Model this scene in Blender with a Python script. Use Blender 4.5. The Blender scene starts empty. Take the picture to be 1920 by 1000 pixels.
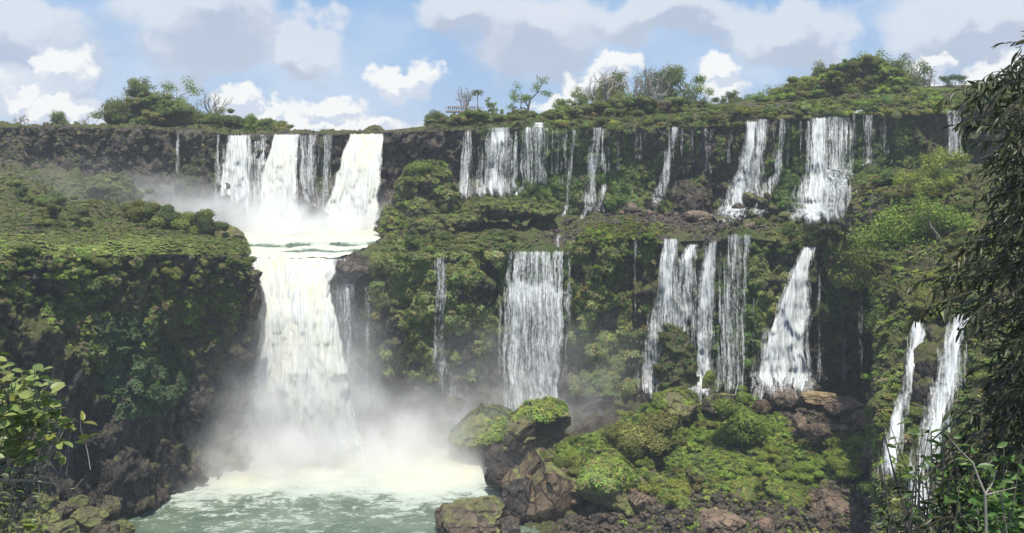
import bpy, math, random
import numpy as np
from mathutils import Vector, Matrix, Euler

# ------------------------------------------------------------------ camera, sky, sun, exposure
S = bpy.context.scene
COL = S.collection
F = 1663.0      # focal length in photo pixels (1920 wide)
HZ = 270.0      # pixel row of the horizon
CZ = 62.0       # eye height above the pool
R = math.radians
cam = bpy.data.cameras.new("camera"); cam_o = bpy.data.objects.new("camera", cam); COL.objects.link(cam_o)
cam_o.location = (0, 0, CZ); cam_o.rotation_euler = (R(90), 0, 0)
cam.sensor_width = 36.0; cam.lens = 36.0 * F / 1920.0; cam.shift_y = -(500 - HZ) / 1920.0
cam.clip_start = 0.1; cam.clip_end = 6000
S.camera = cam_o
SUN = Vector((0.02, -0.30, 1.0)).normalized()          # towards the sun: high, a little behind the camera
sun = bpy.data.lights.new("sun", 'SUN'); sun.energy = 5.0; sun.angle = R(0.6); sun.color = (1.0, 0.94, 0.84)
sun_o = bpy.data.objects.new("sun", sun); COL.objects.link(sun_o)
sun_o.rotation_euler = SUN.to_track_quat('Z', 'Y').to_euler(); sun_o.location = (-60, -20, 200)
S.view_settings.view_transform = 'Standard'; S.view_settings.look = 'None'
S.view_settings.exposure = 0.18; S.view_settings.gamma = 1.0; S.view_settings.use_curve_mapping = False
cy = S.cycles
cy.max_bounces = 6; cy.diffuse_bounces = 3; cy.glossy_bounces = 2; cy.transmission_bounces = 3
cy.transparent_max_bounces = 24; cy.volume_bounces = 5; cy.volume_step_rate = 1.0; cy.volume_max_steps = 128
cy.use_adaptive_sampling = True
try: cy.use_denoising = True
except Exception: pass

class NT:
    """small helper to write node trees"""
    def __init__(s, tree): s.t = tree; s.n = tree.nodes; s.l = tree.links
    def new(s, typ, **kw):
        nd = s.n.new(typ)
        for k, v in kw.items(): setattr(nd, k, v)
        return nd
    def put(s, sock, v):
        if isinstance(v, bpy.types.NodeSocket): s.l.new(v, sock)
        elif v is not None:
            if hasattr(sock.default_value, '__len__') and not hasattr(v, '__len__'): v = [v] * len(sock.default_value)
            if hasattr(v, '__len__') and len(sock.default_value) == 4 and len(v) == 3: v = tuple(v) + (1.0,)
            sock.default_value = v
    def math(s, op, a, b=None, c=None, clamp=False):
        nd = s.new('ShaderNodeMath', operation=op, use_clamp=clamp)
        for i, v in enumerate((a, b, c)):
            if v is not None: s.put(nd.inputs[i], v)
        return nd.outputs[0]
    def vmath(s, op, a, b=None, scale=None):
        nd = s.new('ShaderNodeVectorMath', operation=op); s.put(nd.inputs[0], a)
        if b is not None: s.put(nd.inputs[1], b)
        if scale is not None: s.put(nd.inputs['Scale'], scale)
        return nd.outputs['Value'] if op in ('LENGTH', 'DOT_PRODUCT') else nd.outputs[0]
    def noise(s, vec, scale, detail=4, rough=.55, dist=0.0):
        nd = s.new('ShaderNodeTexNoise'); s.put(nd.inputs['Vector'], vec)
        nd.inputs['Scale'].default_value = scale; nd.inputs['Detail'].default_value = detail
        nd.inputs['Roughness'].default_value = rough; nd.inputs['Distortion'].default_value = dist
        return nd.outputs['Fac']
    def noisec(s, vec, scale, detail=4, rough=.55):
        nd = s.new('ShaderNodeTexNoise'); s.put(nd.inputs['Vector'], vec)
        nd.inputs['Scale'].default_value = scale; nd.inputs['Detail'].default_value = detail
        nd.inputs['Roughness'].default_value = rough
        return nd.outputs['Color']
    def ramp(s, fac, lo, hi, a=0.0, b=1.0, smooth=True):
        nd = s.new('ShaderNodeMapRange'); nd.interpolation_type = 'SMOOTHSTEP' if smooth else 'LINEAR'
        s.put(nd.inputs[0], fac); s.put(nd.inputs[1], lo); s.put(nd.inputs[2], hi); s.put(nd.inputs[3], a); s.put(nd.inputs[4], b)
        return nd.outputs[0]
    def mix(s, fac, a, b, blend='MIX'):
        nd = s.new('ShaderNodeMix', data_type='RGBA', blend_type=blend)
        s.put(nd.inputs[0], fac); s.put(nd.inputs[6], a); s.put(nd.inputs[7], b)
        return nd.outputs[2]
    def attr(s, name): return s.new('ShaderNodeAttribute', attribute_name=name)

# world: Nishita sky with procedural clouds laid out by direction (azimuth, elevation)
W = bpy.data.worlds.new("World"); S.world = W; W.use_nodes = True
W.node_tree.nodes.clear(); w = NT(W.node_tree)
sky = w.new('ShaderNodeTexSky', sky_type='NISHITA'); sky.sun_disc = False
sky.sun_elevation = math.asin(SUN.z); sky.sun_rotation = math.atan2(SUN.x, SUN.y)
sky.altitude = 200; sky.air_density = 1.0; sky.dust_density = 1.0; sky.ozone_density = 1.5
tc = w.new('ShaderNodeTexCoord'); dirv = tc.outputs['Generated']
sp = w.new('ShaderNodeSeparateXYZ'); w.put(sp.inputs[0], dirv)
az = w.math('ARCTAN2', sp.outputs[0], sp.outputs[1]); el = w.math('ARCSINE', sp.outputs[2])
cb = w.new('ShaderNodeCombineXYZ'); w.put(cb.inputs[0], az); w.put(cb.inputs[1], el); ae = cb.outputs[0]
n1 = w.vmath('SUBTRACT', w.noisec(w.vmath('MULTIPLY', ae, (1, 1.25, 1)), 7.0, 5, .55), (.5, .5, .5))
n2 = w.vmath('SUBTRACT', w.noisec(ae, 26.0, 4, .55), (.5, .5, .5))
n3 = w.vmath('SUBTRACT', w.noisec(ae, 75.0, 3, .6), (.5, .5, .5))
aeg = w.vmath('ADD', ae, w.vmath('ADD', w.vmath('SCALE', n1, scale=.17), w.vmath('SCALE', n2, scale=.04)))      # soft grey clouds
aec = w.vmath('ADD', ae, w.vmath('ADD', w.vmath('SCALE', n2, scale=.060), w.vmath('SCALE', n3, scale=.018)))    # crisp cumulus
def ang(px, py):
    a = math.atan((px - 960) / F); return a, math.atan((HZ - py) / F * math.cos(a))
def blobs(coord, lst, k=1.0):
    out = None
    for (px, py, rx, ry) in lst:
        a, e = ang(px, py)
        d = w.vmath('MULTIPLY', w.vmath('SUBTRACT', coord, (a, e, 0)), (F / rx, F / ry, 0))
        v = w.math('SUBTRACT', 1.0, w.vmath('LENGTH', d))
        out = v if out is None else w.math('SMOOTH_MAX', out, v, .25)
    return out
GREYL = [(385, 40, 150, 95), (575, 90, 80, 60), (1000, 60, 170, 90), (1230, 40, 190, 60), (1470, 60, 130, 70),
                   (1840, 60, 170, 75), (60, 40, 110, 90), (120, 190, 150, 60), (760, 250, 150, 40), (-200, 80, 200, 120), (2150, 60, 200, 120), (860, 20, 90, 60)]
grey = blobs(aeg, GREYL); grey_up = blobs(w.vmath('ADD', aeg, (0, .022, 0)), GREYL)
CUML = [(740, 155, 58, 34), (795, 148, 38, 46), (1150, 130, 52, 32), (1120, 165, 60, 30), (1350, 125, 36, 34), (1358, 165, 38, 34),
                  (1742, 118, 34, 26), (1740, 160, 48, 32), (1075, 175, 26, 44), (1050, 205, 46, 24), (450, 195, 50, 34), (495, 225, 60, 26), (620, 205, 75, 26),
                  (560, 235, 70, 26), (110, 215, 60, 30), (32, 190, 32, 18), (120, 130, 45, 40), (640, 235, 120, 26), (1880, 150, 60, 40), (2000, 160, 90, 60), (-120, 180, 120, 50)]
cum = blobs(aec, CUML); cum_up = blobs(w.vmath('ADD', aec, (-.004, .010, 0)), CUML)
veil = w.noise(w.vmath('MULTIPLY', ae, (1, 2.2, 1)), 4.2, 6, .5)
over = w.noise(dirv, 2.2, 7, .55)                                     # clouds for the rest of the sky dome
front = w.ramp(w.math('ABSOLUTE', az), .62, .8, 1.0, 0.0)
high = w.ramp(el, .17, .30, 0.0, 1.0)
rest = w.math('MAXIMUM', w.math('SUBTRACT', 1.0, front), high)
sc_ = w.new('ShaderNodeVectorMath', operation='SCALE'); w.put(sc_.inputs[0], sky.outputs[0]); sc_.inputs['Scale'].default_value = .105
skyc = w.mix(.75, sc_.outputs[0], (.25, .44, .76))
vf = w.ramp(veil, .40, .66, .0, .8)
lowf = w.ramp(el, -.02, .13, .35, 0.0)
base = w.mix(w.math('MAXIMUM', vf, lowf), skyc, (.54, .65, .80))
gf = w.ramp(grey, -.12, .30)
gshade = w.ramp(w.math('ADD', w.math('ADD', w.noise(aeg, 11.0, 6, .58), w.math('MULTIPLY', grey, .25)), w.math('MULTIPLY', w.math('SUBTRACT', grey_up, grey), .75)), .42, .78)
gcol = w.mix(gshade, (.68, .72, .78), (.44, .49, .60))
b2 = w.mix(w.math('MULTIPLY', gf, .85), base, gcol)
cf = w.ramp(cum, -.16, .26)
cshade = w.ramp(w.math('SUBTRACT', w.math('MULTIPLY', w.noise(aec, 26.0, 5, .6), .9), w.math('MULTIPLY', w.math('SUBTRACT', cum_up, cum), .9)), .30, .66)
ccol = w.mix(cshade, (.58, .64, .75), (.90, .90, .88))
cedge = w.ramp(cum, .0, .5, 0.0, .5)
b3 = w.mix(w.math('MULTIPLY', cf, .97), b2, ccol)
rcol = w.mix(w.ramp(over, .46, .66), skyc, (.42, .45, .50))
b4 = w.mix(rest, b3, rcol)
bg = w.new('ShaderNodeBackground'); w.put(bg.inputs[0], b4); bg.inputs[1].default_value = 1.0
wo = w.new('ShaderNodeOutputWorld'); w.l.new(bg.outputs[0], wo.inputs[0])

# ------------------------------------------------------------------ numeric helpers
rng = np.random.default_rng(7)
def P(px, py, Y):
    px, py, Y = np.broadcast_arrays(np.asarray(px, float), np.asarray(py, float), np.asarray(Y, float))
    return np.stack([(px - 960) / F * Y, Y, CZ - (py - HZ) / F * Y], -1)
def proj(p):
    return p[..., 0] / p[..., 1] * F + 960, HZ - (p[..., 2] - CZ) / p[..., 1] * F
def h3(ix, iy, iz, seed=0):
    h = (ix.astype(np.int64) * 374761393 + iy.astype(np.int64) * 668265263 + iz.astype(np.int64) * 2147483647 + seed * 1274126177) & 0xFFFFFFFF
    h = ((h ^ (h >> 13)) * 1274126177) & 0xFFFFFFFF
    h = ((h ^ (h >> 16)) * 2246822519) & 0xFFFFFFFF
    return ((h ^ (h >> 15)) & 0xFFFFFF) / float(0x1000000)
def vnoise(p, scale, seed=0):
    q = p / np.asarray(scale, float); i = np.floor(q); f = q - i; f = f * f * (3 - 2 * f); i = i.astype(np.int64)
    o = 0
    for dx in (0, 1):
        for dy in (0, 1):
            for dz in (0, 1):
                wgt = (f[..., 0] if dx else 1 - f[..., 0]) * (f[..., 1] if dy else 1 - f[..., 1]) * (f[..., 2] if dz else 1 - f[..., 2])
                o = o + wgt * h3(i[..., 0] + dx, i[..., 1] + dy, i[..., 2] + dz, seed)
    return o * 2 - 1
def fbm(p, scale, octv=4, seed=0, gain=.5):
    a, o, s = 1.0, 0, np.asarray(scale, float)
    for k in range(octv): o = o + a * vnoise(p, s, seed + k * 17); a *= gain; s = s / 2.03
    return o
def blocks(p, scale, seed=0, tilt=.5):
    """faceted block noise: every cell has its own height and tilt"""
    q = p / np.asarray(scale, float); i = np.floor(q).astype(np.int64)
    best = np.full(q.shape[:-1], 9e9); sec = best.copy(); val = np.zeros(q.shape[:-1])
    for dx in (-1, 0, 1):
        for dy in (-1, 0, 1):
            for dz in (-1, 0, 1):
                a, b, c = i[..., 0] + dx, i[..., 1] + dy, i[..., 2] + dz
                ox, oy, oz = h3(a, b, c, seed), h3(a, b, c, seed + 1), h3(a, b, c, seed + 2)
                rx, ry, rz = q[..., 0] - a - ox, q[..., 1] - b - oy, q[..., 2] - c - oz
                d = rx * rx + ry * ry + rz * rz
                v = h3(a, b, c, seed + 3) * 2 - 1 + tilt * 2 * (rx * (h3(a, b, c, seed + 4) - .5) + ry * (h3(a, b, c, seed + 5) - .5) + rz * (h3(a, b, c, seed + 6) - .5))
                m = d < best
                sec = np.where(m, best, np.minimum(sec, d)); val = np.where(m, v, val); best = np.where(m, d, best)
    return val, np.sqrt(sec) - np.sqrt(best)
def sstep(x, a, b):
    t = np.clip((x - a) / (b - a), 0, 1); return t * t * (3 - 2 * t)
def make_mesh(name, v, faces, smooth=True, attrs=None, uv=None):
    """faces: int array (n,k); attrs: name -> per vertex float (n,) or colour (n,3)"""
    me = bpy.data.meshes.new(name); v = np.ascontiguousarray(v, np.float32); fs = np.ascontiguousarray(faces, np.int32)
    n, k = fs.shape
    me.vertices.add(len(v)); me.vertices.foreach_set('co', v.ravel())
    me.loops.add(n * k); me.loops.foreach_set('vertex_index', fs.ravel())
    me.polygons.add(n); me.polygons.foreach_set('loop_start', np.arange(0, n * k, k, dtype=np.int32))
    try: me.polygons.foreach_set('loop_total', np.full(n, k, np.int32))
    except Exception: pass
    me.polygons.foreach_set('use_smooth', np.full(n, bool(smooth)))
    for an, av in (attrs or {}).items():
        av = np.asarray(av, np.float32)
        if av.ndim == 1: me.attributes.new(an, 'FLOAT', 'POINT').data.foreach_set('value', av)
        else:
            c = np.ones((len(av), 4), np.float32); c[:, :3] = av
            me.attributes.new(an, 'FLOAT_COLOR', 'POINT').data.foreach_set('color', c.ravel())
    if uv is not None:
        me.uv_layers.new(name='UVMap').data.foreach_set('uv', np.ascontiguousarray(uv[fs.ravel()], np.float32).ravel())
    me.update(calc_edges=True)
    return me
def grid_faces(nu, nv):
    a = (np.arange(nu - 1)[:, None] * nv + np.arange(nv - 1)[None, :]).ravel()
    return np.stack([a, a + nv, a + nv + 1, a + 1], 1)
def grid_normals(p):
    du = np.gradient(p, axis=0); dv = np.gradient(p, axis=1); n = np.cross(du, dv)
    return n / (np.linalg.norm(n, axis=-1, keepdims=True) + 1e-9)
def obj(name, me, mat=None, parent=None, label=None, cat=None, group=None, kind=None, color=None, loc=None):
    o = bpy.data.objects.new(name, me); COL.objects.link(o)
    if mat is not None and me is not None and len(me.materials) == 0: me.materials.append(mat)
    if parent is not None: o.parent = parent
    if label: o['label'] = label
    if cat: o['category'] = cat
    if group: o['group'] = group
    if kind: o['kind'] = kind
    if color is not None: o.color = tuple(color) + ((1.0,) if len(color) == 3 else ())
    if loc is not None: o.location = loc
    return o
def inpoly(x, y, poly):
    r = np.zeros(np.shape(x), bool); n = len(poly); j = n - 1
    for i in range(n):
        xi, yi = poly[i]; xj, yj = poly[j]
        c = ((yi > y) != (yj > y)) & (x < (xj - xi) * (y - yi) / (yj - yi + 1e-9) + xi)
        r ^= c; j = i
    return r

# ------------------------------------------------------------------ materials
def new_mat(name):
    m = bpy.data.materials.new(name); m.use_nodes = True; m.node_tree.nodes.clear()
    t = NT(m.node_tree); out = t.new('ShaderNodeOutputMaterial'); return m, t, out
def mat_rock(name, mossattr=True, objcol=False):
    m, t, out = new_mat(name)
    tc = t.new('ShaderNodeTexCoord'); geo = t.new('ShaderNodeNewGeometry')
    pos = tc.outputs['Object'] if objcol else geo.outputs['Position']
    if objcol:
        oi = t.new('ShaderNodeObjectInfo')
        cmb = t.new('ShaderNodeCombineXYZ'); t.put(cmb.inputs[0], t.math('MULTIPLY', oi.outputs['Random'], 40.0))
        pos = t.vmath('ADD', t.vmath('SCALE', pos, scale=2.2), cmb.outputs[0])
    na = t.noise(pos, .35, 6, .6); nb = t.noise(pos, 1.6, 6, .65); ncr = t.noise(pos, 5.0, 4, .65)
    c = t.mix(t.ramp(na, .38, .62), (.062, .053, .044), (.165, .138, .110))
    c = t.mix(t.ramp(nb, .42, .70, 0, .75), c, (.205, .168, .128))
    c = t.mix(t.ramp(ncr, .5, .72, 0, .55), c, (.030, .027, .024))
    c = t.mix(t.ramp(t.noise(pos, .8, 3, .5), .60, .70, 0, .5), c, (.150, .108, .080))
    vo = t.new('ShaderNodeTexVoronoi', feature='DISTANCE_TO_EDGE'); vo.inputs['Scale'].default_value = 1.0
    t.put(vo.inputs['Vector'], t.vmath('MULTIPLY', t.vmath('ADD', pos, t.vmath('SCALE', t.noisec(pos, .9, 3, .6), scale=.9)), (.75, .75, .42) if not objcol else (.75, .75, 1.1)))
    crack = t.ramp(vo.outputs['Distance'], .0, .07, 1.0, 0.0)
    c = t.mix(t.math('MULTIPLY', crack, .75), c, (.018, .016, .015))
    if not objcol:
        stain = t.noise(t.vmath('MULTIPLY', pos, (.85, .85, .10)), 1.0, 5, .65)
        c = t.mix(t.ramp(stain, .50, .62, 0, .7), c, (.026, .024, .021)); c = t.mix(t.ramp(stain, .40, .32, 0, .35), c, (.19, .155, .115))
    if objcol: c = t.mix(1.0, c, oi.outputs['Color'], 'MULTIPLY')
    # moss and low growth
    mc = t.mix(t.ramp(t.noise(pos, 2.3, 5, .65), .35, .65), (.088, .104, .036), (.225, .225, .085))
    mc = t.mix(t.ramp(t.noise(pos, .45, 3, .5), .45, .62, 0, .7), mc, (.150, .130, .080))
    spn = t.new('ShaderNodeSeparateXYZ'); t.put(spn.inputs[0], geo.outputs['Normal'])
    if objcol: amt = oi.outputs['Alpha']
    else: amt = t.attr('moss').outputs['Fac']
    f = t.math('ADD', t.math('MULTIPLY', spn.outputs[2], .55), t.math('MULTIPLY', t.noise(pos, 1.3, 6, .65), .9))
    f = t.math('ADD', f, t.math('SUBTRACT', t.math('MULTIPLY', amt, 1.35), 1.20))
    mf = t.ramp(f, -.06, .10)
    if not objcol:
        wet = t.attr('wet').outputs['Fac']
        lush = t.mix(t.ramp(t.noise(pos, 1.1, 4, .6), .35, .68), (.042, .085, .018), (.110, .175, .040))
        mc = t.mix(wet, mc, lush)
        mf = t.math('MAXIMUM', mf, t.math('MULTIPLY', t.ramp(wet, .2, .75), t.ramp(t.noise(pos, .7, 5, .6), .30, .55)))
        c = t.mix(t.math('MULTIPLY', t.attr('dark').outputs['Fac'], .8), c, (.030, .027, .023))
    c = t.mix(mf, c, mc)
    b = t.new('ShaderNodeBsdfPrincipled'); t.put(b.inputs['Base Color'], c)
    t.put(b.inputs['Roughness'], t.ramp(mf, 0, 1, .72, .95)); b.inputs['Specular IOR Level'].default_value = .25
    bmp = t.new('ShaderNodeBump'); bmp.inputs['Strength'].default_value = .9; bmp.inputs['Distance'].default_value = .7 if not objcol else .30
    hgt = t.math('ADD', t.math('ADD', nb, t.math('MULTIPLY', ncr, .5)), t.math('MULTIPLY', t.noise(pos, 9.0, 3, .7), t.math('MULTIPLY', mf, .9)))
    hgt = t.math('SUBTRACT', hgt, t.math('MULTIPLY', crack, .35))
    t.put(bmp.inputs['Height'], hgt); t.l.new(bmp.outputs[0], b.inputs['Normal'])
    t.l.new(b.outputs[0], out.inputs[0]); return m
def mat_leaf(name, trans=.3, rough=.6, spec=.25):
    m, t, out = new_mat(name)
    oi = t.new('ShaderNodeObjectInfo'); c = t.mix(1.0, t.attr('tint').outputs['Color'], oi.outputs['Color'], 'MULTIPLY')
    b = t.new('ShaderNodeBsdfPrincipled'); t.put(b.inputs['Base Color'], c); b.inputs['Roughness'].default_value = rough
    b.inputs['Specular IOR Level'].default_value = spec
    tr = t.new('ShaderNodeBsdfTranslucent'); t.put(tr.inputs[0], t.mix(1.0, c, (1.25, 1.35, .7), 'MULTIPLY'))
    mx = t.new('ShaderNodeMixShader'); mx.inputs[0].default_value = trans
    t.l.new(b.outputs[0], mx.inputs[1]); t.l.new(tr.outputs[0], mx.inputs[2]); t.l.new(mx.outputs[0], out.inputs[0]); return m
def mat_bark(name, col):
    m, t, out = new_mat(name); tc = t.new('ShaderNodeTexCoord')
    n = t.noise(t.vmath('MULTIPLY', tc.outputs['Object'], (1, 1, .25)), 6.0, 5, .65)
    oi = t.new('ShaderNodeObjectInfo')
    c = t.mix(1.0, t.mix(t.ramp(n, .3, .7), tuple(x * .5 for x in col), tuple(min(1, x * 1.35) for x in col)), oi.outputs['Color'], 'MULTIPLY')
    b = t.new('ShaderNodeBsdfPrincipled'); t.put(b.inputs['Base Color'], c); b.inputs['Roughness'].default_value = .85
    t.l.new(b.outputs[0], out.inputs[0]); return m
def mat_plain(name, col, rough=.8):
    m, t, out = new_mat(name); tc = t.new('ShaderNodeTexCoord')
    n = t.noise(tc.outputs['Object'], 9.0, 4, .6)
    oi = t.new('ShaderNodeObjectInfo')
    c = t.mix(1.0, t.mix(n, tuple(x * .8 for x in col), tuple(min(1, x * 1.15) for x in col)), oi.outputs['Color'], 'MULTIPLY')
    b = t.new('ShaderNodeBsdfPrincipled'); t.put(b.inputs['Base Color'], c); b.inputs['Roughness'].default_value = rough
    t.l.new(b.outputs[0], out.inputs[0]); return m
ROCK = mat_rock('cliff_rock'); BOULDER = mat_rock('boulder_rock', objcol=True)
LEAF = mat_leaf('foliage'); BARK = mat_bark('bark', (.16, .135, .11)); PALEBARK = mat_bark('pale_bark', (.34, .31, .27))

def mat_fall():
    """falling white water: strands and spray, thin where the sheet is thin"""
    m, t, out = new_mat('falling_water')
    uv = t.new('ShaderNodeUVMap').outputs[0]; dens = t.attr('dens').outputs['Fac']; yel = t.attr('silt').outputs['Fac']
    wob = t.vmath('ADD', uv, t.vmath('SCALE', t.vmath('SUBTRACT', t.noisec(t.vmath('MULTIPLY', uv, (.5, .22, 1)), 1.0, 3, .5), (.5, .5, .5)), scale=.7))
    s1 = t.noise(t.vmath('MULTIPLY', wob, (1.15, .045, 1)), 1.0, 4, .6)
    s2 = t.noise(t.vmath('MULTIPLY', wob, (3.6, .12, 1)), 1.0, 3, .6)
    s3 = t.noise(t.vmath('MULTIPLY', uv, (3.0, 1.1, 1)), 1.0, 5, .75)
    s = t.math('ADD', t.math('ADD', t.math('MULTIPLY', s1, .42), t.math('MULTIPLY', s2, .24)), t.math('MULTIPLY', s3, .34))
    thr = t.math('SUBTRACT', t.ramp(dens, 0, 1, .635, .44, False), t.ramp(dens, .9, 1.0, 0, .16))
    thr = t.math('ADD', thr, t.math('MULTIPLY', t.math('SUBTRACT', t.noise(t.vmath('MULTIPLY', uv, (.55, .16, 1)), 1.0, 3, .6), .5), t.ramp(dens, .9, 1.0, .20, .04)))
    a = t.ramp(t.math('SUBTRACT', s, thr), -.06, .15)
    a = t.math('MULTIPLY', a, t.ramp(dens, .0, .22))
    blot = t.noise(t.vmath('MULTIPLY', uv, (.30, .20, 1)), 1.0, 6, .68, 1.2)
    col = t.mix(yel, t.mix(t.ramp(s2, .35, .65), (.46, .51, .54), (.82, .84, .84)), t.mix(t.ramp(blot, .35, .65), (.84, .85, .78), (.72, .73, .50)))
    geo = t.new('ShaderNodeNewGeometry')
    bmp = t.new('ShaderNodeBump'); t.put(bmp.inputs['Strength'], t.ramp(yel, 0, 1, .8, .45)); bmp.inputs['Distance'].default_value = .5
    t.put(bmp.inputs['Height'], t.math('ADD', t.math('ADD', s2, t.math('MULTIPLY', s3, .8)), t.math('MULTIPLY', blot, 1.2)))
    # drops scatter light from every side: bend the shading normal towards the sky
    nn = t.vmath('NORMALIZE', t.vmath('ADD', t.vmath('SCALE', bmp.outputs[0], scale=.70), (0, 0, .80)))
    d = t.new('ShaderNodeBsdfDiffuse'); t.put(d.inputs[0], col); t.put(d.inputs['Normal'], nn)
    tr = t.new('ShaderNodeBsdfTranslucent'); t.put(tr.inputs[0], col)
    mx = t.new('ShaderNodeMixShader'); mx.inputs[0].default_value = .25; t.l.new(d.outputs[0], mx.inputs[1]); t.l.new(tr.outputs[0], mx.inputs[2])
    tp = t.new('ShaderNodeBsdfTransparent'); m2 = t.new('ShaderNodeMixShader'); t.put(m2.inputs[0], a)
    t.l.new(tp.outputs[0], m2.inputs[1]); t.l.new(mx.outputs[0], m2.inputs[2]); t.l.new(m2.outputs[0], out.inputs[0])
    return m
FALL = mat_fall()
def mat_water():
    m, t, out = new_mat('river_water')
    pos = t.new('ShaderNodeNewGeometry').outputs['Position']; foam = t.attr('foam').outputs['Fac']
    w1 = t.noise(t.vmath('MULTIPLY', pos, (.55, 1.0, 1)), .55, 6, .62, .6)
    w2 = t.noise(t.vmath('MULTIPLY', pos, (.5, 1.0, 1)), 2.2, 5, .65, .8)
    s = t.math('ADD', t.math('MULTIPLY', w1, .6), t.math('MULTIPLY', w2, .4))
    f = t.ramp(t.math('ADD', s, t.math('MULTIPLY', foam, .50)), .585, .72)
    c = t.mix(t.ramp(t.noise(pos, .12, 4, .5), .35, .65), (.072, .112, .078), (.130, .178, .128))
    c = t.mix(t.ramp(foam, .15, .8, 0, .8), c, (.36, .39, .27))
    c = t.mix(f, c, t.mix(t.ramp(foam, .3, .9), (.42, .47, .42), (.60, .60, .47)))
    b = t.new('ShaderNodeBsdfPrincipled'); t.put(b.inputs['Base Color'], c)
    t.put(b.inputs['Roughness'], t.ramp(f, 0, 1, .22, .75)); b.inputs['Specular IOR Level'].default_value = .4
    bmp = t.new('ShaderNodeBump'); bmp.inputs['Strength'].default_value = .7; bmp.inputs['Distance'].default_value = .5
    t.put(bmp.inputs['Height'], s); t.l.new(bmp.outputs[0], b.inputs['Normal']); t.l.new(b.outputs[0], out.inputs[0]); return m
WATER = mat_water()
# ------------------------------------------------------------------ the land: one lofted sheet from pool bed to plateau
# station: px, then rows (py, Y) from foot to plateau
T = [ # px      base          low           high          lower edge   ledge front  ledge mid    upper foot   upper mid    upper edge
 (-330, (1300, 108), (1000, 112), (640, 116), (470, 118), (462, 130), (400, 180), (300, 236), (270, 240), (236, 241)),
 (-60,  (1160, 118), (960, 121), (620, 124), (472, 127), (462, 139), (380, 190), (318, 240), (280, 243), (238, 244)),
 (60,   (1080, 126), (900, 130), (620, 131), (474, 134), (461, 146), (385, 195), (322, 242), (285, 245), (238, 246)),
 (200,  (1010, 140), (850, 144), (620, 145), (476, 145), (457, 157), (425, 195), (352, 241), (300, 245), (238, 245)),
 (330,  (925, 158), (800, 163), (620, 162), (473, 158), (457, 168), (432, 198), (395, 236), (330, 243), (243, 243)),
 (425,  (893, 167), (790, 171), (620, 170), (478, 165), (460, 174), (447, 196), (428, 232), (330, 241), (248, 241)),
 (466,  (888, 169), (790, 172), (620, 171), (500, 168), (470, 176), (455, 198), (444, 231), (340, 241), (249, 241)),
 (480,  (870, 180), (790, 182), (620, 184), (500, 186), (474, 194), (457, 206), (447, 231), (340, 241), (249, 241)),
 (560,  (862, 182), (790, 187), (620, 188), (488, 190), (474, 200), (460, 212), (448, 231), (340, 241), (249, 241)),
 (628,  (862, 182), (790, 187), (620, 188), (488, 190), (474, 200), (460, 212), (448, 232), (340, 242), (249, 242)),
 (652,  (862, 181), (790, 185), (620, 185), (492, 184), (468, 196), (458, 212), (446, 234), (340, 244), (248, 243)),
 (720,  (862, 180), (790, 186), (620, 187), (486, 185), (462, 196), (450, 212), (440, 236), (330, 248), (246, 246)),
 (800,  (855, 180), (780, 187), (620, 187), (470, 187), (452, 198), (446, 214), (430, 240), (330, 251), (244, 249)),
 (880,  (830, 182), (770, 187), (620, 188), (472, 188), (456, 198), (446, 214), (420, 240), (330, 250), (242, 248)),
 (940,  (810, 184), (760, 188), (620, 189), (472, 188), (458, 199), (448, 214), (412, 240), (320, 248), (240, 246)),
 (965,  (808, 184), (760, 188), (620, 188), (475, 189), (468, 199), (452, 214), (410, 240), (320, 247), (238, 245)),
 (1058, (800, 185), (755, 188), (620, 188), (475, 189), (466, 199), (444, 214), (408, 238), (320, 245), (238, 243)),
 (1085, (795, 185), (750, 188), (620, 189), (452, 187), (438, 198), (428, 214), (404, 237), (320, 244), (238, 242)),
 (1180, (785, 185), (740, 188), (620, 189), (440, 187), (424, 198), (414, 214), (402, 234), (320, 240), (238, 238)),
 (1260, (780, 184), (735, 186), (620, 187), (450, 186), (436, 197), (422, 212), (404, 231), (315, 236), (237, 234)),
 (1350, (770, 183), (730, 185), (620, 186), (446, 185), (434, 196), (426, 210), (418, 228), (315, 232), (234, 230)),
 (1400, (765, 182), (725, 184), (620, 185), (442, 184), (434, 195), (426, 209), (418, 226), (310, 230), (226, 228)),
 (1500, (760, 181), (725, 184), (620, 185), (456, 183), (442, 192), (432, 206), (426, 222), (305, 227), (219, 226)),
 (1600, (758, 179), (720, 182), (620, 183), (450, 181), (438, 190), (430, 204), (424, 219), (300, 224), (213, 223)),
 (1720, (758, 177), (720, 180), (620, 181), (450, 179), (436, 190), (420, 202), (400, 216), (290, 221), (207, 220)),
 (1900, (758, 175), (720, 178), (620, 179), (450, 177), (430, 188), (410, 200), (380, 214), (280, 218), (200, 217)),
 (2300, (758, 172), (720, 175), (620, 176), (450, 175), (430, 186), (410, 198), (380, 210), (280, 214), (195, 213)),
]
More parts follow.
